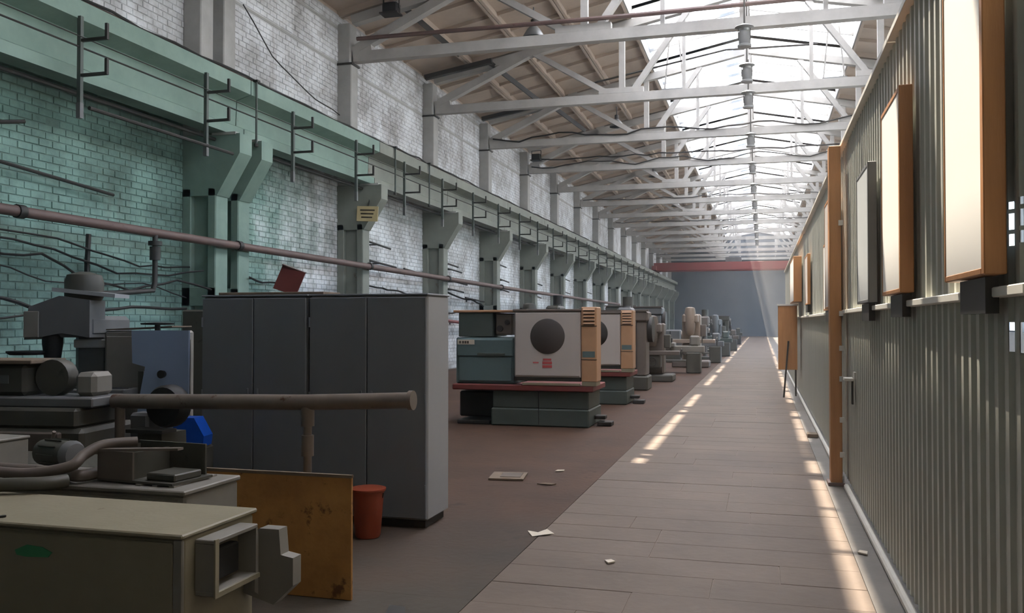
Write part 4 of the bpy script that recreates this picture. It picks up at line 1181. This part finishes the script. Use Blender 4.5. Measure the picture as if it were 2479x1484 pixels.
mill((-2.3, 47.0, 0), 1.0, M_machgrey, M_machdark, 'grey mill beside the far aisle')
lathe_m((-2.4, 51.5, 0), 1.0, M_machbrown, M_machdark, 'brown lathe beside the far aisle')
press((-2.5, 56.0, 0), 1.0, M_machdark, M_dark, 'dark frame press near the far crane')
mill((-2.4, 61.0, 0), 1.0, M_machdark, M_dark, 'dark mill near the far crane')
lathe_m((-2.5, 66.0, 0), 1.0, M_machdark, M_dark, 'dark lathe furthest along the aisle')
mill((-5.6, 22.0, 0), 1.05, M_machdark, M_dark, 'dark mill between the press and the brick wall')
drill((-6.4, 28.0, 0), 1.15, M_machdark, M_dark, 'dark drill press near the second whitewashed bay')
mill((-6.6, 34.0, 0), 1.1, M_machdark, M_dark, 'dark mill near the third whitewashed bay')
press((-6.4, 42.0, 0), 1.2, M_machdark, M_dark, 'dark press near the fourth whitewashed bay')
mill((-6.2, 50.0, 0), 1.2, M_machdark, M_dark, 'dark mill near the sixth whitewashed bay')

# ------------------------------------------------------------------ litter on the floor
t = thing('hatch_cover', 'small square metal cover lying in the floor before the machines', 'hatch', (-2.55, 8.85, 0), R(8))
obj('plate', MB().box(-.16, -.2, 0, .2, .2, .02, .003), M_plank, t)
obj('inset', MB().box(-.05, -.12, .02, .16, .12, .026), M_steel, t)
t = thing('scrap_paper', 'crumpled pale paper scrap on the floor near the aisle edge', 'paper', (-1.62, 6.55, .0), R(30))
obj('sheet', MB()._add([(-.08, -.06, .0), (.02, -.07, .012), (.10, -.03, .004), (.07, .06, .02), (-.01, .03, .006), (-.08, .07, .015)], [(0, 1, 4), (1, 2, 3), (1, 3, 4), (0, 4, 5)])._add([(-.08, -.06, -.0), (.02, -.07, .008), (.10, -.03, .0), (.07, .06, .016), (-.01, .03, .002), (-.08, .07, .011)], [(4, 1, 0), (3, 2, 1), (4, 3, 1), (5, 4, 0)]), M_paper, t)
for i, (x, y, sx, sy, d) in enumerate(((-2.05, 8.55, .09, .03, 'thin offcut strip beside the floor hatch'), (-2.1, 9.35, .06, .03, 'small pale chip just past the floor hatch'), (-.99, 5.9, .04, .03, 'tiny pale chip in the middle of the aisle slabs'), (.66, 6.6, .05, .03, 'small pale scrap by the foot of the partition'), (-1.95, 4.55, .12, .05, 'dark offcut on the floor beside the plywood'))):
    m = M_paper if 'pale' in d else M_plank if 'strip' in d else M_dark
    tag(obj('wood_chip', MB().prism([(-sx, -sy), (sx * .6, -sy * 1.2), (sx, sy * .5), (-.2 * sx, sy)], 'z', .003, .012), m, None, (x, y, 0), (0, 0, i * .5)), d, 'litter')
tag(obj('wood_block', MB().box(.60, 13.0, 0, .74, 13.25, .05, .006), M_plank), 'wood block on the floor against the partition past the post', 'wood block')

# ------------------------------------------------------------------ dusty air
hz = bpy.data.materials.new('dusty_air'); hz.use_nodes = True
hn = hz.node_tree; hn.nodes.clear()
ho = hn.nodes.new('ShaderNodeOutputMaterial'); hv = hn.nodes.new('ShaderNodeVolumeScatter')
hv.inputs['Color'].default_value = (.95, .95, .95, 1); hv.inputs['Density'].default_value = .0032; hv.inputs['Anisotropy'].default_value = .2
hn.links.new(hv.outputs[0], ho.inputs['Volume'])
hb = obj('dusty_air', MB().box(-11.3, Y_NEAR - .6, -.6, 10.6, Y_END + .8, 13.0), hz)
tag(hb, 'thin dusty haze filling the whole hall', 'haze', kind='stuff')
